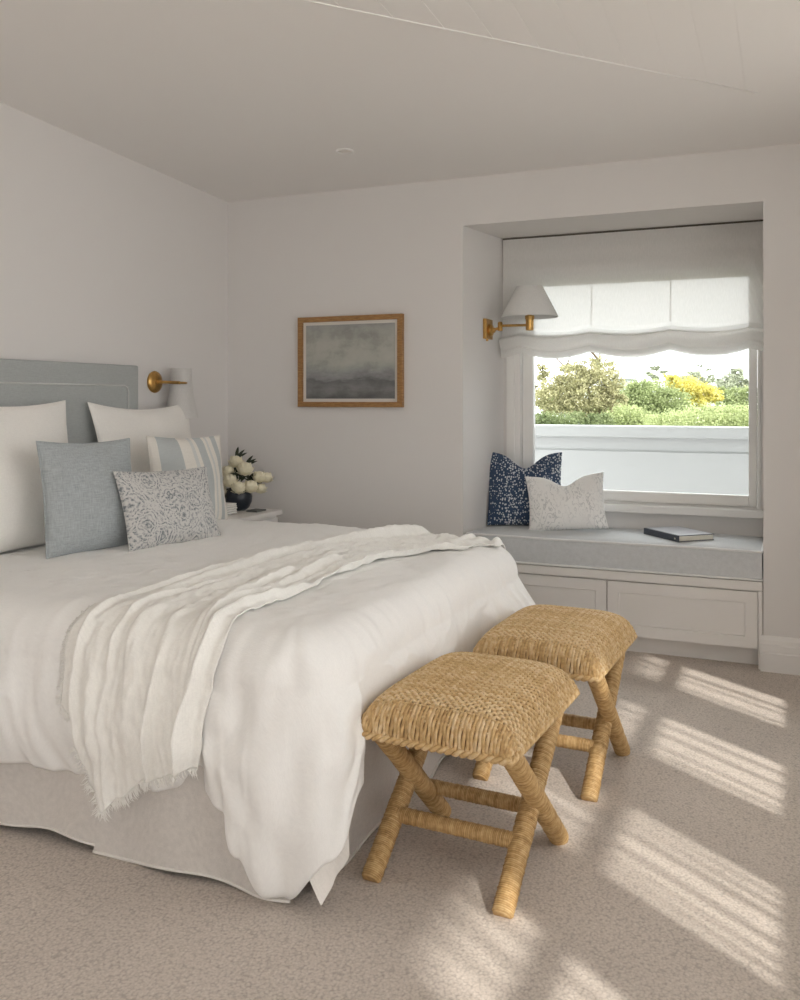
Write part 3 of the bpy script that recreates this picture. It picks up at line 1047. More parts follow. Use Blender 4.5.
for k in range(230):
    q = k / 229
    p = throw_point(q, end_d(q))
    q2 = min(1, q + .02); p2 = throw_point(q2, end_d(q2)); q1 = max(0, q - .02); p1 = throw_point(q1, end_d(q1))
    tn = (p2 - p1).normalized()
    nrm = Vector((tn.z, 0, -tn.x))
    if nrm.z > 0: nrm = -nrm
    if q < .2: nrm = (nrm + Vector((-.5, 0, -.3))).normalized()
    strand(p + Vector((0, -.001, 0)), nrm + Vector((rf.uniform(-.35, .35), rf.uniform(-.15, .05), 0)), rf.uniform(.012, .026))
for k in range(60):
    d = LTOP + .215 + .22 + .21 * k / 59
    if d > end_d(0): break
    p = throw_point(0, d)
    strand(p, (-1, -.1, rf.uniform(-.6, .3)), rf.uniform(.008, .02))
fr.build('fringe', M['throw'], thr, smooth=True)
fr = MB()
for k in range(130):
    j = 18 + k * .4
    p = t2_fn(0, min(70, j))
    strand(p, (-1, rf.uniform(-.1, .1), rf.uniform(-.7, .3)), rf.uniform(.008, .022) * min(1, .3 + k / 80))
for k in range(36):
    p = t2_fn(24 * k / 35 * .6, 70)
    strand(p, (rf.uniform(-.4, .1), -.05, -1), rf.uniform(.010, .02))
fr.build('side_fringe', M['throw'], thr, smooth=True)


# ------------------------------------------------------------------ pillows
def pillow(name, label, cat, mat, w, h, t, base, yaw, lean, pinch=.10, bpinch=None, chop=0.0, roll=0.0, group=None, seed=0, edge=.0, sag=0.0, chopw=.22, pw=.55):
    """yaw: the way it faces (radians from +X); lean: tipped back; roll: turned in its own plane"""
    if bpinch is None: bpinch = pinch * .5
    N = 44
    d = Vector((cos(yaw), sin(yaw), 0)); r = Vector((-sin(yaw), cos(yaw), 0)); z = Vector((0, 0, 1))
    up = z * cos(lean) - d * sin(lean)
    n = d * cos(lean) + z * sin(lean)
    if roll:
        r2 = r * cos(roll) + up * sin(roll); up = up * cos(roll) - r * sin(roll); r = r2

    def outline(u, v):
        k = (1 - v * v)
        x = w / 2 * u * (1 - pinch * .8 * k)
        pv = pinch if v > 0 else bpinch
        y = h / 2 * v * (1 - pv * (1 - u * u))
        if chop and v > 0:
            y -= chop * h * exp(-(u / chopw) ** 2) * v ** 1.5
        if sag: y -= sag * h * (v * .5 + .5) * u * u * .2
        return x, y

    def pt(i, j, side):
        a, b = i / N * 2 - 1, j / N * 2 - 1
        u = sin(a * pi / 2) * .6 + a * .4; v = sin(b * pi / 2) * .6 + b * .4
        x, y = outline(u, v)
        f = max(0.0, (1 - u * u) * (1 - v * v)) ** pw
        f *= 1 - .25 * v
        zz = side * t / 2 * f
        if chop: zz *= 1 - .45 * exp(-(u / (chopw * 1.2)) ** 2) * max(0, v) ** 1.2
        e = max(abs(u), abs(v))
        zz += side * .012 * min(1, f * 2) * ns(x * 7 + seed, y * 7, side * 2.0 + seed) * (t / .16)
        rad = sin(12 * math.atan2(v, u) + seed) * .0035 * e ** 3 * (1 - e ** 8)
        zz += rad
        if v < -.8 and not edge: zz *= 1.0
        return (x, y + h / 2, zz)
    mb = MB()
    mb.grid(lambda i, j: pt(i, j, 1), N, N)
    mb.grid(lambda i, j: pt(i, j, -1), N, N)
    o = mb.build(name, mat, None, smooth=False, local=True)
    bm = bmesh.new(); bm.from_mesh(o.data)
    bmesh.ops.remove_doubles(bm, verts=bm.verts, dist=.0004)
    bmesh.ops.recalc_face_normals(bm, faces=bm.faces)
    bm.to_mesh(o.data); bm.free()
    o.data.polygons.foreach_set('use_smooth', [True] * len(o.data.polygons))
    M4 = Matrix(((r.x, up.x, n.x, base[0]), (r.y, up.y, n.y, base[1]), (r.z, up.z, n.z, base[2]), (0, 0, 0, 1)))
    o.matrix_basis = M4
    tag(o, label, cat, group)
    if edge > 0:                                # seamed piping edge
        e = MB()
        pts = []
        for k in range(4 * 40):
            s, m = divmod(k, 40)
            a = m / 40 * 2 - 1
            u, v = [(a, -1), (1, a), (-a, 1), (-1, -a)][s]
            x, y = outline(u, v)
            pts.append((x, y + h / 2, 0))
        e.tube(pts, edge, 6, closed=True)
        e.build('seam', mat, o, smooth=True, local=True)
    return o


DZ = .675
pillow('euro_pillow', 'large square ivory pillow against the headboard, cut off by the left frame edge', 'pillow', M['euro'], .66, .63, .19, (-2.92, 2.828, DZ), 0.0, radians(9), .09, seed=1, edge=.003)
pillow('euro_pillow', 'large square ivory pillow beside the brass sconce, behind the striped pillow', 'pillow', M['euro'], .75, .625, .17, (-2.93, 3.72, DZ), -0.03, radians(11), .13, seed=5, edge=.003)
pillow('throw_pillow', 'square plain dusty-blue linen pillow on the bed between ivory and patterned pillows', 'pillow', M['bluecloth'], .45, .465, .17, (-2.625, 2.915, DZ), -.20, radians(9), .07, .02, seed=9, edge=.003, roll=radians(-.5))
pillow('throw_pillow', 'square cream and grey-blue vertically striped pillow behind the paisley lumbar pillow', 'pillow', M['stripe'], .445, .455, .17, (-2.665, 3.632, DZ), -.26, radians(10), .07, .03, seed=13, edge=.004, roll=radians(-1.4))
pillow('lumbar_pillow', 'small rectangular grey paisley lumbar pillow lying at the front of the pillows', 'pillow', M['paisley'], .487, .34, .13, (-2.40, 3.165, DZ + .004), -.25, radians(20), .07, .04, seed=17, edge=.003, roll=radians(-1))

# ------------------------------------------------------------------ window seat
bs = thing('window_seat', 'built-in white panelled window seat filling the alcove under the window', 'bench', (-.88, 4.75, 0))
mb = MB(); mb.prism([(XA0 + .004, YB - .006), (XA1 - .003, YB - .006), (XA1 - .003, YW - .002), (-1.562, YW - .002)], .380, .424)
mb.build('seat_board', M['joinery'], bs, bevel=.003)
mb = MB(); mb.prism([(XA0 + .012, YB + .022), (XA1 - .003, YB + .022), (XA1 - .003, YW - .004), (-1.562, YW - .004)], .092, .380)
mb.build('carcass', M['joinery'], bs)
mb = MB(); mb.prism([(XA0 + .016, YB + .085), (XA1 - .003, YB + .085), (XA1 - .003, YB + .11), (XA0 + .016, YB + .11)], 0, .094)
mb.build('plinth', M['joinery'], bs)
mb = MB(); mb.box(-.140, XA1 - .003, YB - .002, YB + .03, .002, .378); mb.build('end_stile', M['joinery'], bs, bevel=.002)


def shaker(mb, x0, x1, z0, z1, y):
    f, d, t = .055, .007, .02
    xs = [x0, x0 + f, x0 + f + .003, x1 - f - .003, x1 - f, x1]
    zs = [z0, z0 + f, z0 + f + .003, z1 - f - .003, z1 - f, z1]
    vs, fs = [], []
    for j in range(6):
        for i in range(6):
            inn = 2 <= i <= 3 and 2 <= j <= 3
            vs.append((xs[i], y + (d if inn else 0), zs[j]))
    for j in range(5):
        for i in range(5): fs.append((j * 6 + i, j * 6 + i + 1, (j + 1) * 6 + i + 1, (j + 1) * 6 + i))
    b = len(vs)
    vs += [(x0, y + t, z0), (x1, y + t, z0), (x1, y + t, z1), (x0, y + t, z1)]
    fs += [(b, b + 3, b + 2, b + 1), (0, b, b + 1, 5), (5, b + 1, b + 2, 35), (35, b + 2, b + 3, 30), (30, b + 3, b, 0)]
    mb.add(vs, fs)


for x0, x1 in ((-.860, -.144), (-1.590, -.867)):
    mb = MB(); shaker(mb, x0, x1, .098, .372, YB + .001); mb.build('panel_front', M['joinery'], bs)

# bench cushion
cu = thing('bench_cushion', 'long pale grey-blue box cushion on the white window seat', 'cushion', (-.87, 4.9, .424))
mb = MB()
cx0, cx1, cy0, cy1, cz0, cz1 = -1.625, -.123, 4.675, 5.165, .428, .582
NXc, NYc = 60, 24


def cush(i, j, side):
    u, v = i / NXc * 2 - 1, j / NYc * 2 - 1
    x = (cx0 + cx1) / 2 + (cx1 - cx0) / 2 * u
    if u < 0: x += .045 * (v * .5 + .5) * (-u)
    y = (cy0 + cy1) / 2 + (cy1 - cy0) / 2 * v
    e = (1 - u ** 8) * (1 - v ** 6)
    if side > 0: z = cz1 - .012 + .016 * max(0, e) ** .5 + .003 * ns(x * 4, y * 4)
    else: z = cz0
    return (x, y, z)


mb.grid(lambda i, j: cush(i, j, 1), NXc, NYc)
mb.grid(lambda i, j: cush(i, j, -1), NXc, NYc)
edge_idx = [(i, 0) for i in range(NXc)] + [(NXc, j) for j in range(NYc)] + [(i, NYc) for i in range(NXc, 0, -1)] + [(0, j) for j in range(NYc, 0, -1)]
ring = []
for s in range(5):
    t = s / 4
    rr = []
    for i, j in edge_idx:
        a, b = Vector(cush(i, j, -1)), Vector(cush(i, j, 1))
        p = a.lerp(b, t)
        u, v = i / NXc * 2 - 1, j / NYc * 2 - 1
        o_ = .006 * sin(pi * t)
        if j == 0: p.y -= o_
        if j == NYc: p.y += o_
        rr.append(p)
    ring.append(rr)
n_ = len(edge_idx)
vs = [p for r in ring for p in r]
fs = [(s * n_ + k, s * n_ + (k + 1) % n_, (s + 1) * n_ + (k + 1) % n_, (s + 1) * n_ + k) for s in range(4) for k in range(n_)]
mb.add(vs, fs)
mb.build('cushion_body', M['cushion'], cu, smooth=False, autosmooth=40)
for side, zz in ((1, 0.0), (-1, .006)):
    mb = MB()
    mb.tube([Vector(cush(i, j, side)) + Vector((0, -.004 if j == 0 else 0, zz)) for i, j in edge_idx], 0.0060, 8, closed=True)
    mb.build('piping', M['cushpipe'], cu, smooth=True)

pillow('throw_pillow', 'square navy pillow with white spots leaning in the window corner of the bench', 'pillow', M['dots'], .425, .43, .14, (-1.384, 4.985, .583), radians(-76), radians(14), .05, .03, chop=.20, seed=21, edge=.0, chopw=.42)
pillow('lumbar_pillow', 'white rectangular pillow with faint grey sprigs in front of the navy pillow', 'pillow', M['sprig'], .435, .315, .14, (-1.113, 4.90, .586), radians(-76), radians(17), .09, .03, chop=.17, seed=25, edge=.0, chopw=.34, roll=radians(4))

# book on the cushion
bk = thing('book', 'dark-covered hardback book lying on the bench cushion', 'book', (-.535, 4.90, .586))
ang = math.atan2(-.244, .222)
bk.rotation_euler = (0, 0, ang)


def bbox_local(name, mat, par, x0, x1, y0, y1, z0, z1, bev=.001):
    m = MB(); m.box(x0, x1, y0, y1, z0, z1)
    return m.build(name, mat, par, local=True, bevel=bev)


BL, BWd, BT = .30, .215, .032
bbox_local('pages', M['pages'], bk, -BL / 2 + .004, BL / 2 - .004, -BWd / 2 + .006, BWd / 2 - .004, .004, BT - .003)
m = MB(); m.box(-BL / 2, BL / 2, -BWd / 2, BWd / 2, 0, .0035); m.box(-BL / 2, BL / 2, -BWd / 2, BWd / 2, BT - .003, BT)
m.box(-BL / 2, BL / 2, -BWd / 2 - .001, -BWd / 2 + .004, 0, BT)
cv = m.build('cover', M['bookcover'], bk, local=True)
bbox_local('cover_picture', M['bookface'], bk, -BL / 2 + .004, BL / 2 - .004, -BWd / 2 + .012, BWd / 2 - .004, BT, BT + .0006, 0)
bbox_local('spine_mark', M['pages'], bk, BL / 2 - .034, BL / 2 - .024, -BWd / 2 - .0016, -BWd / 2 - .0008, .010, .018, 0)

# ------------------------------------------------------------------ roman blind
rb = thing('roman_blind', 'sheer white linen roman blind half raised over the alcove window', 'blind', (-.84, 5.13, ALC))
BX0, BX1, BY = -1.556, -.124, YW - .040
mb = MB(); mb.box(BX0 - .004, BX1 + .002, BY + .004, YW - .003, ALC - .012, ALC - .002); mb.build('head_rail', M['darkline'], rb)
mb = MB()
CORD = [-1.44, -1.035, -.602, -.19]


def scal(x):
    """0 at a cord, 1 between cords"""
    k = 1.0
    for c in CORD: k = min(k, abs(x - c) / .20)
    k = min(1, k)
    return sin(k * pi / 2)


NBX, NBZ = 120, 90


def blind(i, j):
    x = BX0 + (BX1 - BX0) * i / NBX
    s = j / NBZ
    sc = scal(x)
    zh = ALC - .012
    zf = 1.715 - .018 * sc                       # top of the bunched part
    if s < .45:
        t = s / .45
        z = zh + (zf - zh) * t
        y = BY - .014 * t * t + .004 * ns(x * 3, z * 3) + .003 * sin(z * 60) * exp(-((z - 2.07) / .12) ** 2)
        if x > -.26: y += .006 * sin((x * 3 + z) * 45) * t * max(0, (x + .26) / .12)
    else:
        t = (s - .45) / .55
        zb = 1.572 - .036 * sc - .006 * ns(x * 6, 2.0)
        wav = abs(sin(pi * t * 3)) * (1 - .25 * t)
        y = BY - .014 - .055 * sin(pi * min(1, t * 1.2) * .85) - .018 * sin(t * 2 * pi * 2.0 + x * 2) * (1 - t * .3) - .008 * ns(x * 5, t * 4)
        z = zf + (zb - zf) * (t + .055 * sin(t * 2 * pi * 2))
    return (x, y, z)


mb.grid(blind, NBX, NBZ)
mb.build('blind_fabric', M['sheer'], rb, smooth=True)
# hidden back fold of the bunched hem, makes it denser
mb = MB()


def fold2(i, j):
    x = BX0 + .004 + (BX1 - BX0 - .008) * i / NBX
    t = j / 20
    sc = scal(x)
    z = 1.690 - .018 * sc + (1.585 - .036 * sc - 1.690 + .018 * sc) * t
    return (x, BY - .012 - .030 * sin(pi * t) - .004 * ns(x * 7, t * 3), z)


mb.grid(fold2, NBX, 20)
mb.build('gathered_fold', M['sheer'], rb, smooth=True)
for c in CORD[1:3]:
    mb = MB(); mb.tube([(c, BY - .012 + .006, 1.72), (c, BY + .010, 2.20)], .0022, 6); mb.build('lift_cord', M['mat_board'], rb, smooth=True)

# ------------------------------------------------------------------ swing-arm lamp in the alcove
lx = -1.612
lp = thing('wall_lamp', 'brass swing-arm wall lamp with white cone shade on the alcove side wall', 'lamp', (lx, 5.0, 1.71))
mb = MB(); mb.box(lx + .004, lx + .024, 4.915, 5.045, 1.650, 1.765); mb.build('backplate', M['brass'], lp, bevel=.003)
mb = MB()
mb.lathe([(.0, 1.66), (.0, 1.66), (.008, 1.66), (.008, 1.64), (0, 1.637)], 12, (lx + .014, 4.96, 0))
Rx = Matrix(((0, 0, 1), (0, 1, 0), (-1, 0, 0)))
mb.lathe([(.034, 0), (.036, .01), (.030, .018), (.016, .022), (.014, .032), (0, .033)], 20, (lx + .022, 4.985, 1.702), Rx)
mb.build('wall_boss', M['brass'], lp, smooth=False, autosmooth=40)
mb = MB()
jx, jy = lx + .085, 4.985
mb.tube([(lx + .05, 4.985, 1.704), (jx, jy, 1.715)], .0085, 10)
mb.lathe([(0, 1.695), (.014, 1.697), (.014, 1.742), (.010, 1.748), (0, 1.749)], 16, (jx, jy, 0))
ex, ey = -1.345, 4.955
mb.tube([(jx, jy, 1.726), (ex, ey, 1.722)], .0075, 10)
mb.build('swing_arm', M['brass'], lp, autosmooth=40)
mb = MB()
mb.lathe([(0, 1.690), (.020, 1.692), (.022, 1.698), (.022, 1.752), (.026, 1.756), (.026, 1.775), (.012, 1.778), (.012, 1.83), (0, 1.831)], 20, (ex, ey, 0))
mb.build('lamp_holder', M['brass'], lp, autosmooth=40)
mb = MB()
zb_, zt_ = 1.766, 1.938
mb.lathe([(.158, zb_), (.158, zb_ + .006), (.075, zt_ - .004), (.075, zt_), (.073, zt_), (.073, zt_ - .004), (.156, zb_ + .006), (.156, zb_), (.158, zb_)], 48, (ex, ey, 0))
for k in range(3):
    a = k * 2 * pi / 3 + .4
    mb.tube([(ex, ey, zt_ - .012), (ex + .073 * cos(a), ey + .073 * sin(a), zt_ - .004)], .002, 5)
mb.build('lamp_shade', M['lampshade'], lp, autosmooth=40)

# ------------------------------------------------------------------ sconce by the bed
scn = thing('wall_sconce', 'brass wall sconce with round backplate and white shade beside the headboard', 'lamp', (XL, 3.99, 1.395))
mb = MB()
mb.lathe([(.058, 0), (.060, .006), (.056, .014), (.038, .020), (.018, .024), (.016, .034), (0, .036)], 32, (XL + .002, 3.975, 1.398), Rx)
mb.build('backplate', M['brass'], scn, autosmooth=50)
mb = MB()
mb.tube([(XL + .03, 3.975, 1.398), (XL + .165, 3.985, 1.393)], .0085, 10)
mb.tube([(XL + .160, 3.985, 1.393), (XL + .170, 4.02, 1.393), (XL + .160, 4.05, 1.393), (XL + .130, 4.07, 1.393)], .006, 8)
mb.build('arm', M['brass'], scn, autosmooth=50)
mb = MB()
sx_, sy_ = XL + .105, 4.075
prof = [(.094, 1.200), (.086, 1.24), (.075, 1.29), (.066, 1.34), (.060, 1.40), (.056, 1.475), (.054, 1.475), (.058, 1.40), (.064, 1.34), (.073, 1.29), (.084, 1.24), (.092, 1.200), (.094, 1.200)]
mb.lathe(prof, 36, (sx_, sy_, 0))
mb.build('lamp_shade', M['sconceshade'], scn, autosmooth=40)

# ------------------------------------------------------------------ picture
pf = thing('framed_picture', 'grey seascape print in a golden oak frame hung on the back wall', 'picture', (-2.339, YB, 1.523))
PX0, PX1, PZ0, PZ1 = -2.664, -1.995, 1.259, 1.785
fw_, fd = .030, .034
mb = MB()
pts_o = [(PX0, PZ0), (PX1, PZ0), (PX1, PZ1), (PX0, PZ1)]
pts_i = [(PX0 + fw_, PZ0 + fw_), (PX1 - fw_, PZ0 + fw_), (PX1 - fw_, PZ1 - fw_), (PX0 + fw_, PZ1 - fw_)]
yb_, yf_ = YB - .002, YB - .002 - fd
vs = [(x, yb_, z) for x, z in pts_o] + [(x, yf_, z) for x, z in pts_o] + [(x, yf_, z) for x, z in pts_i] + [(x, yb_, z) for x, z in pts_i]
fs = []
for k in range(4):
    k2 = (k + 1) % 4
    fs += [(k, k2, 4 + k2, 4 + k), (4 + k, 4 + k2, 8 + k2, 8 + k), (8 + k, 8 + k2, 12 + k2, 12 + k), (12 + k, 12 + k2, k2, k)]
mb.add(vs, fs)
mb.build('frame', M['oak'], pf, bevel=.002)
mb = MB(); mb.box(PX0 + fw_, PX1 - fw_, YB - .018, YB - .008, PZ0 + fw_, PZ1 - fw_); mb.build('mount', M['mat_board'], pf)
mb = MB(); mb.box(PX0 + .050, PX1 - .050, YB - .0215, YB - .018, PZ0 + .049, PZ1 - .049); mb.build('print', M['print'], pf)

# downlight in the ceiling
dl = thing('downlight', 'small round white recessed downlight in the ceiling', 'light', (-2.05, 4.05, zc(4.05)))
mb = MB(); zz = zc(4.05)
mb.lathe([(.046, .002), (.046, -.004), (.040, -.007), (.034, -.004), (.033, .001)], 28, (-2.05, 4.05, zz)); mb.build('trim_ring', M['trim'], dl, autosmooth=50)
mb = MB(); mb.lathe([(.033, -.001), (0, -.0012)], 28, (-2.05, 4.05, zz)); mb.build('lens', M['mat_board'], dl)

# ------------------------------------------------------------------ bedside table and what stands on it
nst = thing('bedside_table', 'white bedside table in the corner beyond the bed', 'bedside table', (-2.9, 4.27, 0))
NZ = .668
mb = MB(); mb.box(XL + .026, -2.69, 3.96, 4.52, NZ - .028, NZ); mb.build('table_top', M['trim'], nst, bevel=.006, bseg=3)
mb = MB(); mb.box(XL + .03, -2.72, 3.98, 4.50, .42, NZ - .028); mb.build('drawer_box', M['trim'], nst, bevel=.003)
mb = MB(); mb.box(-2.72, -2.704, 3.99, 4.49, .45, NZ - .045); dr = mb.build('drawer_front', M['trim'], nst, bevel=.002)
mb = MB(); mb.lathe([(.006, 0), (.006, .012), (.013, .016), (.013, .024), (0, .027)], 14, (-2.704, 4.24, .54), Rx); mb.build('knob', M['brass'], dr, autosmooth=40)
for x in (XL + .05, -2.745):
    for y in (4.0, 4.48):
        mb = MB(); mb.tube([(x, y, .0), (x, y, .42)], [.014, .020], 10); mb.build('leg', M['trim'], nst, autosmooth=40)

vx, vy = -2.905, 4.39
va = MB()
vp = [(0, .001), (.040, .001), (.060, .015), (.076, .050), (.078, .080), (.068, .115), (.052, .135), (.049, .142), (.046, .140), (.050, .130), (.064, .110), (.072, .080), (.070, .05), (.055, .02), (0, .012)]
va.lathe([(r_, NZ + z_) for r_, z_ in vp], 36, (vx, vy, 0))
o = va.build('flower_vase', M['vase'], None, smooth=True)
tag(o, 'round dark blue-black glazed vase on the bedside table', 'vase')

FL = [  # px, py target offsets from vase: right (along view), up, toward camera, radius, label
    (-.020, .250, -.03, .052, 'cream rose at the very top of the vase bunch, left side'),
    (.045, .215, .04, .056, 'largest cream rose in the upper middle of the vase bunch'),
    (-.060, .195, .0, .048, 'cream rose at the upper left edge of the vase bunch'),
    (-.040, .148, .05, .054, 'cream rose low on the left of the bunch above the vase rim'),
    (.015, .110, .075, .050, 'cream rose lowest at the front, overhanging the dark vase'),
    (.078, .115, .05, .052, 'cream rose just right of the front one, over the vase rim'),
    (.120, .165, .0, .048, 'cream rose reaching out to the right of the bunch'),
    (.160, .160, -.02, .042, 'cream rose furthest out on the right of the bunch'),
    (.130, .100, .02, .040, 'small cream rose drooping at the lower right of the bunch'),
    (-.095, .085, .02, .044, 'cream rose drooping beside the vase above the woven box'),
    (-.115, .050, .03, .036, 'small cream bud lowest on the left, just above the woven box'),
]
th_ = math.atan(390 / 903)
RT = Vector((cos(th_), sin(th_), 0)); TC = Vector((sin(th_), -cos(th_), 0))


def rose(mb, c, R, seed):
    r = random.Random(seed)
    ns_ = 0
    mb.lathe([(0, -R * .8), (R * .45, -R * .62), (R * .70, -.1 * R), (R * .62, R * .42), (R * .3, R * .66), (0, R * .7)], 14, c)
    for layer, (cnt, tilt, rad) in enumerate(((9, .25, 1.0), (8, .55, .95), (7, .9, .85), (5, 1.2, .66), (4, 1.45, .45))):
        for k in range(cnt):
            a = 2 * pi * k / cnt + layer * .6 + r.uniform(-.2, .2)
            el0 = -1.0 + layer * .35
            vs = []
            W = 1.2 * 2 * pi / cnt / 2
            for jj in range(5):
                t = jj / 4
                el = el0 + (tilt + .15 - el0 * .2) * t
                rr = R * rad * (.80 + .22 * t + r.uniform(-.01, .01))
                for ii in range(5):
                    u = ii / 4 * 2 - 1
                    aa = a + u * W * sin(pi * (.22 + .62 * t))
                    rq = rr * (1 - .06 * u * u) + (R * .07 if jj == 4 else 0)
                    vs.append(Vector(c) + Vector((cos(aa) * cos(el), sin(aa) * cos(el), sin(el))) * rq)
            fs = [(j2 * 5 + i, j2 * 5 + i + 1, (j2 + 1) * 5 + i + 1, (j2 + 1) * 5 + i) for j2 in range(4) for i in range(4)]
            mb.add(vs, fs)


def leafmesh(mb, p, d, L, W):
    d = Vector(d).normalized()
    s = d.cross(Vector((.3, -.6, .8))).normalized()
    n = s.cross(d)
    vs, fs = [], []
    for k in range(7):
        t = k / 6
        w = W * sin(pi * (t * .92 + .05)) ** .8
        c = Vector(p) + d * L * t - n * .25 * L * t * t
        vs += [c - s * w, c + n * w * .25, c + s * w]
    for k in range(6):
        fs += [(3 * k, 3 * k + 1, 3 * k + 4, 3 * k + 3), (3 * k + 1, 3 * k + 2, 3 * k + 5, 3 * k + 4)]
    mb.add(vs, fs)


neck = Vector((vx, vy, NZ + .13))
for k, (a, u, t, R, lab) in enumerate(FL):
    c = Vector((vx, vy, NZ)) + RT * a + Vector((0, 0, u + .026)) + TC * t
    rt = thing('cream_rose', lab, 'flower', c, 'roses in the dark vase')
    mb = MB(); rose(mb, c, R * .95, 60 + k); mb.build('petals', M['petal'], rt, smooth=True)
    mb = MB()
    mid = c.lerp(neck, .5) + Vector((0, 0, .012))
    mb.tube([c - Vector((0, 0, R * .6)), mid, neck - Vector((0, 0, .06)) + (c - neck) * .12], .003, 6)
    mb.build('stem', M['leaf'], rt, smooth=True)
    r = random.Random(k + 90)
    mb = MB()
    for q in range(3):
        b = c.lerp(neck, r.uniform(.35, .75))
        dv = (c - neck).normalized() * .5 + RT * r.uniform(-1, 1) + TC * r.uniform(.0, .6) + Vector((0, 0, r.uniform(-.3, .8)))
        leafmesh(mb, b, dv, r.uniform(.05, .08), .012)
    if k in (0, 1):
        for q in range(3):
            leafmesh(mb, c + Vector((0, 0, R * .3)), RT * (.6 if k == 0 else 1.0) + Vector((0, 0, .9)) + RT * (q - 1) * .5, .07, .010)
    if k == 6:
        leafmesh(mb, c - RT * .09 + TC * .05, RT + Vector((0, 0, -.35)), .12, .008)
    mb.build('leaves', M['leaf'], rt, smooth=True)

# small woven box and dark tray on the bedside table
bxo = thing('woven_box', 'small pale woven box beside the dark vase on the bedside table', 'box', (-2.885, 4.185, NZ))
mb = MB()
b0 = (-2.945, -2.825, 4.125, 4.245)
mb.box(b0[0] + .004, b0[1] - .004, b0[2] + .004, b0[3] - .004, NZ + .001, NZ + .052)
for k in range(4):
    z = NZ + .008 + k * .0125
    pts = []
    for (xa, ya, xb, yb3) in ((b0[0], b0[2], b0[1], b0[2]), (b0[1], b0[2], b0[1], b0[3]), (b0[1], b0[3], b0[0], b0[3]), (b0[0], b0[3], b0[0], b0[2])):
        for q in range(16):
            t = q / 16
            o_ = .003 * cos(pi * (q + k))
            nx, ny = (yb3 - ya), -(xb - xa)
            ln = sqrt(nx * nx + ny * ny)
            pts.append((xa + (xb - xa) * t + nx / ln * o_, ya + (yb3 - ya) * t + ny / ln * o_, z))
    mb.tube(pts, .0060, 6, closed=True)
mb.build('basketwork', M['throw'], bxo, smooth=True)
mb = MB(); mb.box(b0[0] - .002, b0[1] + .002, b0[2] - .002, b0[3] + .002, NZ + .052, NZ + .060); mb.build('lid', M['throw'], bxo, bevel=.003)
mb = MB()
mb.box(-2.815, -2.745, 4.33, 4.43, NZ + .001, NZ + .010)
o = mb.build('notebook', M['notebook'], None, bevel=.002)
tag(o, 'small dark notebook at the foot of the vase on the bedside table', 'notebook')


# ------------------------------------------------------------------ woven stools
def arclen(p, e, h, half, n):
    """equal-length samples u in [-1,1] of z=h(1-|u|^p)^e over half-width half"""
    N = 2000
    us = [-1 + 2 * k / N for k in range(N + 1)]
    zs = [h * max(0, 1 - abs(u) ** p) ** e for u in us]
    L = [0]
    for k in range(N): L.append(L[-1] + sqrt(((us[k + 1] - us[k]) * half) ** 2 + (zs[k + 1] - zs[k]) ** 2))
    out, k = [], 0
    for i in range(n + 1):
        t = L[-1] * i / n
        while k < N - 1 and L[k + 1] < t: k += 1
        f = (t - L[k]) / max(1e-9, L[k + 1] - L[k])
        out.append(us[k] + (us[k + 1] - us[k]) * min(1, f))
    return out, L[-1]


SA, SB, SZ0, SHT = .216, .300, .412, .104
PE, EE = 4.6, .36


def seat_pt(u, v, off=0.0):
    def z(u, v): return SZ0 + SHT * (max(0, (1 - abs(u) ** PE)) * max(0, (1 - abs(v) ** PE))) ** EE
    p = Vector((SA * u, SB * v, z(u, v)))
    if off:
        e = .004
        uu, vv = max(-.985, min(.985, u)), max(-.985, min(.985, v))
        dx = Vector((SA * 2 * e, 0, z(uu + e, vv) - z(uu - e, vv))); dy = Vector((0, SB * 2 * e, z(uu, vv + e) - z(uu, vv - e)))
        n = dx.cross(dy).normalized()
        p += n * off
    return p


def wrapped(mb, p0, p1, r0, r1, pitch=.0052, seed=0, seg=16):
    """a pole bound with rope: close helical ridges"""
    p0, p1 = Vector(p0), Vector(p1)
    L = (p1 - p0).length
    d = (p1 - p0) / L
    a = d.cross(Vector((0, 1, .2)) if abs(d.y) < .8 else Vector((1, 0, 0))).normalized(); b = d.cross(a)
    n = int(L / pitch * 4)
    r = random.Random(seed)
    jit = [r.uniform(.55, 1.25) for _ in range(int(L / pitch) + 4)]
    ton = [r.uniform(.35, .7) for _ in jit]
    vs, tn, fs = [], [], []
    for k in range(n + 1):
        s = k / n * L
        R = r0 + (r1 - r0) * k / n
        for m in range(seg):
            an = 2 * pi * m / seg
            ph = s / pitch + m / seg + .35 * sin(s * 40 + seed)
            q = int(max(0, ph)) % len(jit)
            bump = abs(sin(pi * ph)) ** .6
            rr = R + .0028 * bump * jit[q] - .0010
            e = min(s, L - s)
            if e < .006: rr *= .80 + .2 * e / .006
            vs.append(p0 + d * s + (a * cos(an) + b * sin(an)) * rr)
            tn.append(ton[q] * .8 + .5 * bump - .28)  # grooves between turns toned darker, shade put into the colour
    for k in range(n):
        for m in range(seg):
            m2 = (m + 1) % seg
            fs.append((k * seg + m, k * seg + m2, (k + 1) * seg + m2, (k + 1) * seg + m))
    fs.append(tuple(range(seg - 1, -1, -1))); fs.append(tuple(range(n * seg, (n + 1) * seg)))
    b0 = len(mb.v)
    mb.v.extend([tuple(p) for p in vs]); mb.t.extend(tn)
    mb.f.extend([tuple(i + b0 for i in q) for q in fs])


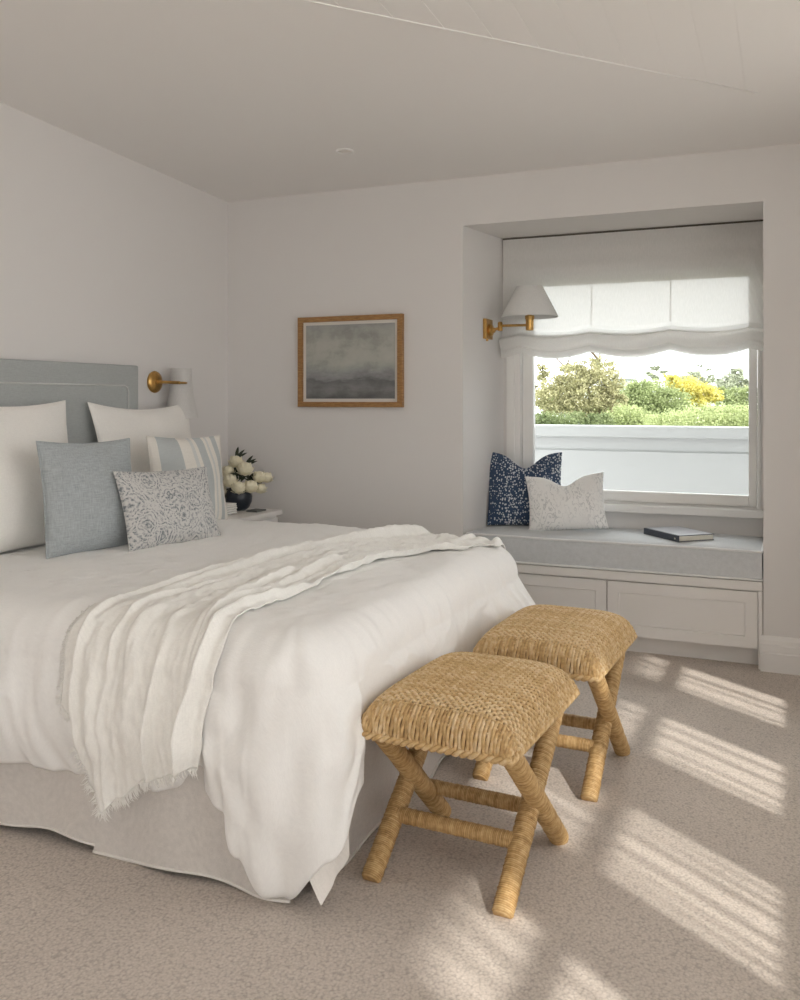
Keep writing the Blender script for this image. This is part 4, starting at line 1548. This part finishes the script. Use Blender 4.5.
def make_stool(label, loc):
    root = thing('woven_stool', label, 'stool', loc, 'woven rope stools at the foot of the bed')
    L = Vector(loc)
    rr = random.Random(11)
    base = MB()
    uu, LU = arclen(PE, EE, SHT, SA, 40); vv, LV = arclen(PE, EE, SHT, SB, 44)
    base.grid(lambda i, j: seat_pt(uu[i], vv[j], -.0045) , 40, 44)
    base.box(-SA * .97, SA * .97, -SB * .97, SB * .97, SZ0 - .012, SZ0 - .002)
    seat = MB()
    NU = 52; NV = int(NU * LV / LU)
    uc, _ = arclen(PE, EE, SHT, SA, 2 * NU); vc, _ = arclen(PE, EE, SHT, SB, 2 * NV)
    FR = 9                                        # front and back faces: long upright floats
    vf, _ = arclen(PE, EE, SHT, SB, NV * 4)
    uf, _ = arclen(PE, EE, SHT, SA, NU * 4)
    A = .0026
    for i in range(NU):
        u = uc[2 * i + 1]
        pts, rad, nrm = [], [], []
        tb = rr.uniform(.34, .68)
        for k in range(NV * 4 + 1):
            s = k / 4
            amp = A
            ph = pi * (s + i)
            edge = min(s, NV - s)
            if edge < FR: ph = pi * (s * .42 + i * .62 + rr.uniform(-.05, .05)); amp = A * .75
            o_ = amp * cos(ph)
            sway = .0011 * sin(ph * .5 + i)
            uq = min(.995, max(-.995, u + sway / SA))
            pts.append(seat_pt(uq, vf[k], o_)); nrm.append(seat_pt(uq, vf[k], .01) - seat_pt(uq, vf[k]) + Vector((0, 0, 1e-5))); rad.append((.0056 if edge < FR else .0048) * (1 + .16 * ns(i * 3.1, s * .8)))
        b = len(seat.v)
        seat.tube(pts, rad, 6, tone=tb, flat=.75, upv=nrm)
        for q in range(b, len(seat.v)):
            seat.t[q] = tb + .22 * ns(seat.v[q][1] * 60, i * 2.3)
    for j in range(FR // 2 + 1, NV - FR // 2 - 1):
        v = vc[2 * j + 1]
        pts, rad = [], []
        tb = rr.uniform(.42, .80)
        for k in range(NU * 4 + 1):
            s = k / 4
            o_ = -A * cos(pi * (s + j)) * (1.0 if j > FR and j < NV - FR else .4) - (.0 if FR <= j < NV - FR else .0028)
            pts.append(seat_pt(uf[k], v, o_)); rad.append(.0046)
        seat.tube(pts, rad, 6, tone=tb, flat=.8)
    # plaited edge cord round the underside
    for ph in (0, pi):
        pts = []
        per_ = [(-SA, -SB, SA, -SB), (SA, -SB, SA, SB), (SA, SB, -SA, SB), (-SA, SB, -SA, -SB)]
        tot = 0
        for xa, ya, xb, yb3 in per_:
            LL = sqrt((xb - xa) ** 2 + (yb3 - ya) ** 2)
            nn = int(LL / .006)
            nx, ny = (yb3 - ya) / LL, -(xb - xa) / LL
            for q in range(nn):
                t = q / nn
                s = tot + LL * t
                w1_, w2_ = .0055 * cos(2 * pi * s / .042 + ph), .0055 * sin(2 * pi * s / .042 + ph)
                pts.append((xa + (xb - xa) * t + nx * (w1_ + .001), ya + (yb3 - ya) * t + ny * (w1_ + .001), SZ0 - .002 + w2_))
            tot += LL
        seat.tube(pts, .0068, 6, closed=True, tone=.45 if ph else .6)
    seat.v = [Vector(p) + L for p in seat.v]
    base.v = [Vector(p) + L for p in base.v]
    so = seat.build('seat', M['straw'], root, smooth=True, tones=True)
    base.build('seat_pad', M['strawbase'], so, smooth=True)  # dark under-surface, makes the holes in the weave look shaded
    LXs, YF_, YK = .188, -.262, .196
    yft, ykt = -.245, .245
    n_ = 0
    for sx in (-1, 1):
        for (ya, yb3, dx) in ((yft, YK, .010), (ykt, YF_, -.012)):
            mb = MB(); n_ += 1
            p0, p1 = Vector((sx * (LXs - .002) + dx, ya, SZ0 - .004)), Vector((sx * LXs + dx * .6, yb3, .004))
            wrapped(mb, p0 + L, p1 + L, .0270, .0275, seed=n_)
            # tighter binding where the two legs cross
            mb.build('leg', M['ropewrap'], root, smooth=True, tones=True)
    for q, y in enumerate((-.115, .095)):
        mb = MB(); wrapped(mb, Vector((-LXs, y, .125)) + L, Vector((LXs, y, .125)) + L, .0205, .0205, seed=20 + q)
        mb.build('stretcher', M['ropewrap'], root, smooth=True, tones=True)
    return root


def dup(root, loc, label):
    r = root.copy(); C.objects.link(r); r.location = loc; r['label'] = label
    for ch in list(root.children):
        c = ch.copy(); C.objects.link(c); c.parent = r
        for gch in list(ch.children):
            d2 = gch.copy(); C.objects.link(d2); d2.parent = c
    return r


st = make_stool('woven straw stool with crossed rope-bound legs, the one nearer the viewer', (-.830, 2.455, 0))
st2 = dup(st, (-.768, 3.195, 0), 'woven straw stool with crossed rope-bound legs, the one nearer the window seat')
st.rotation_euler = (0, 0, radians(-3.2))
st2.rotation_euler = (0, 0, radians(-2.4))


# ------------------------------------------------------------------ garden beyond the balcony
def px(x, y, Y):
    """point on the plane at depth Y seen at photo pixel (x, y) -- measuring aid"""
    th = math.atan(390 / 903.)
    f = Vector((-sin(th), cos(th), 0)); r = Vector((cos(th), sin(th), 0))
    d = f + r * ((x - 400) / 903.) + Vector((0, 0, 1)) * ((400 - y) / 903.)
    return Vector((0, 0, 1.3)) + d * (Y / d.y)


def tree(name, label, mat, lobes, n, leaf, trunk, seed, branches=0, group='trees beyond the balcony', ground=-4.0):
    """lobes: list of (centre, rx, rz) ; leaf: leaf size"""
    r = random.Random(seed)
    root = thing(name, label, 'tree', (trunk.x, trunk.y, ground), group)
    mb = MB()
    tot = sum(a * b for _, a, b in lobes)
    for c, rx, rz in lobes:
        k = int(n * rx * rz / tot)
        per_cl = 34
        k = int(k * 1.5)
        for _ in range(max(3, k // per_cl)):
            v = Vector((r.gauss(0, 1), r.gauss(0, 1), r.gauss(0, 1))).normalized()
            q = Vector(c) + Vector((v.x * rx, v.y * rx, v.z * rz)) * r.uniform(.45, 1.0)
            cr = rx * r.uniform(.16, .34)
            bt = r.uniform(-.22, .22)
            for _k in range(per_cl):
                w = Vector((r.gauss(0, 1), r.gauss(0, 1), r.gauss(0, .7)))
                p = q + w * cr * .5
                a = Vector((r.gauss(0, 1), r.gauss(0, 1), r.gauss(0, 1))).normalized()
                b = a.cross(Vector((r.gauss(0, 1), r.gauss(0, 1), r.gauss(0, 1)))).normalized()
                s = leaf * r.uniform(.6, 1.3)
                tone = min(1, max(0, .5 + bt + r.uniform(-.25, .25)))
                mb.add([p - a * s, p + b * s * .5, p + a * s, p - b * s * .5], [(0, 1, 2, 3)], tone)
    mb.build('foliage', mat, root, tones=True)
    tb = MB()
    top = Vector(lobes[0][0])
    tr_ = min(.22, lobes[0][1] * .16)
    tb.tube([(trunk.x, trunk.y, ground), (trunk.x + .1, trunk.y, (ground + top.z) / 2), top], [tr_, tr_ * .7, tr_ * .3], 8)
    for c, rx, rz in lobes[1:]:
        c = Vector(c)
        s = Vector((trunk.x + .1, trunk.y, (ground + top.z) / 2)).lerp(top, .5)
        tb.tube([s, s.lerp(c, .55) + Vector((0, 0, .15)), c], [tr_ * .4, tr_ * .25, tr_ * .1], 6)
    for _ in range(branches):
        c = Vector(lobes[r.randrange(len(lobes))][0])
        e = c + Vector((r.uniform(-1, 1), r.uniform(-.6, .6), r.uniform(.3, 1.0))) * .62
        tb.tube([c, c.lerp(e, .5) + Vector((r.uniform(-.1, .1), 0, .1)), e], [.028, .018, .008], 5)
    tb.build('trunk', M['bark'], root, smooth=True)
    return root


LV = {
    'olive': m_leaf('olive_leaf', (.16, .155, .065), (.36, .345, .185), (.54, .50, .31)),
    'green': m_leaf('green_leaf', (.14, .18, .075), (.30, .35, .155), (.45, .49, .26)),
    'hedge': m_leaf('hedge_leaf', (.20, .24, .10), (.38, .43, .20), (.54, .58, .32)),
    'dark': m_leaf('dark_leaf_far', (.07, .10, .04), (.17, .21, .09), (.30, .33, .16)),
    'yellow': m_leaf('yellow_leaf', (.36, .32, .06), (.62, .55, .14), (.80, .72, .29)),
    'grey': m_leaf('grey_leaf', (.20, .22, .16), (.36, .385, .28), (.52, .54, .42)),
}


def lobes(Y, spec, sc=1.0):
    """spec: (x px, y px, half width px, half height px)"""
    out = []
    for x, y, hw, hh in spec:
        c = px(x, y, Y)
        zc_ = (px(x + 1, y, Y) - c).length
        out.append((c, hw * zc_ * sc, hh * zc_ * sc))
    return out


def tr(name, label, mat, Y, spec, n, leafpx, seed, branches=0):
    lb = lobes(Y, spec)
    u = (px(spec[0][0] + 1, spec[0][1], Y) - px(spec[0][0], spec[0][1], Y)).length
    t = px(spec[0][0], 430, Y); t.z = 0
    tree(name, label, LV[mat], lb, n, leafpx * u, t, seed, branches)


tr('olive_tree', 'tall bushy olive-brown tree at the left of the window view', 'olive', 20, [(590, 395, 28, 28), (556, 398, 22, 22), (606, 384, 18, 20), (573, 376, 18, 14), (614, 404, 15, 20), (588, 372, 16, 12), (575, 408, 26, 16)], 15000, 1.35, 1, 4)
tr('bare_tree', 'thin sparse brownish tree at the far left of the window view', 'olive', 24, [(543, 374, 8, 12), (540, 398, 9, 14), (600, 362, 14, 6), (566, 368, 8, 6)], 2400, 1.2, 2, 9)
tr('dark_shrub', 'dark green shrub just above the coping at the left', 'dark', 14, [(575, 422, 24, 9), (546, 422, 16, 11), (600, 422, 16, 9)], 5000, 1.4, 3)
tr('round_tree', 'round mid-green tree in the middle of the window view', 'green', 26, [(650, 398, 28, 18), (630, 400, 18, 18), (672, 402, 20, 16), (620, 412, 16, 14), (643, 387, 18, 7), (655, 410, 26, 14)], 14000, 1.3, 4)
tr('yellow_tree', 'bright yellow-leaved tree right of centre in the window view', 'yellow', 30, [(690, 388, 17, 10), (672, 380, 9, 7), (706, 392, 14, 7), (680, 388, 13, 8), (717, 398, 7, 4), (698, 400, 18, 6)], 8000, 1.2, 5)
tr('clipped_tree', 'broad pale green clipped tree top just above the coping on the right', 'hedge', 17, [(700, 424, 44, 16), (738, 420, 26, 16), (668, 424, 26, 14), (716, 416, 28, 10), (752, 426, 20, 14)], 17000, 1.2, 6)
tr('low_tree', 'low mid-green tree between the olive tree and the clipped one', 'hedge', 19, [(628, 418, 22, 13), (648, 426, 20, 10), (606, 426, 14, 9)], 6500, 1.3, 7)
tr('umbrella_pine', 'small flat-topped pine on the skyline left of the yellow tree', 'grey', 60, [(656, 368, 6, 2), (650, 374, 6, 2), (664, 372, 5, 2), (656, 378, 7, 2)], 1200, 1.1, 8, 0)
tr('skyline_tree', 'greyish tree on the skyline at the right end of the view', 'grey', 50, [(734, 379, 12, 8), (722, 382, 7, 5), (746, 384, 7, 7), (738, 372, 8, 4), (732, 388, 20, 7)], 4500, 1.2, 9)
tr('skyline_tree', 'faint grey-green tree on the skyline behind the yellow tree', 'grey', 55, [(692, 376, 14, 5), (676, 379, 10, 4), (706, 380, 9, 5), (690, 386, 26, 6)], 3200, 1.2, 10)
tr('skyline_tree', 'wispy thin tree rising above the yellow tree on the skyline', 'grey', 65, [(700, 366, 4, 1.5), (708, 370, 4, 2), (714, 377, 4, 3)], 330, 1.1, 11)
tr('green_tree', 'leafy green tree between the yellow tree and the right window frame', 'green', 34, [(735, 398, 16, 10), (722, 396, 12, 9), (748, 396, 11, 12), (735, 408, 24, 10)], 7000, 1.2, 12)
tr('distant_tree', 'distant soft green tree filling in low behind the yellow and round trees', 'green', 40, [(690, 408, 34, 10), (640, 408, 30, 10), (600, 405, 20, 16), (570, 398, 26, 18), (548, 404, 14, 16)], 9000, 1.3, 13)

hs = thing('house', 'grey-roofed house half hidden behind the trees on the skyline', 'house', px(615, 400, 70))
a = px(608, 392, 70); b = px(629, 379, 70)
zt = px(613, 369, 70).z
r0, r1 = px(612, 369, 70).x, px(626, 369, 70).x
mb = MB(); mb.box(a.x, b.x, 70, 74, -4, b.z); mb.build('wall', M['outwall'], hs)
mb = MB(); mb.add([(a.x - .2, 69.8, b.z), (b.x + .2, 69.8, b.z), (b.x + .2, 74.2, b.z), (a.x - .2, 74.2, b.z), (r0, 72, zt), (r1, 72, zt)], [(0, 1, 5, 4), (2, 3, 4, 5), (1, 2, 5), (3, 0, 4), (3, 2, 1, 0)])
mb.build('roof', M['roofgrey'], hs)
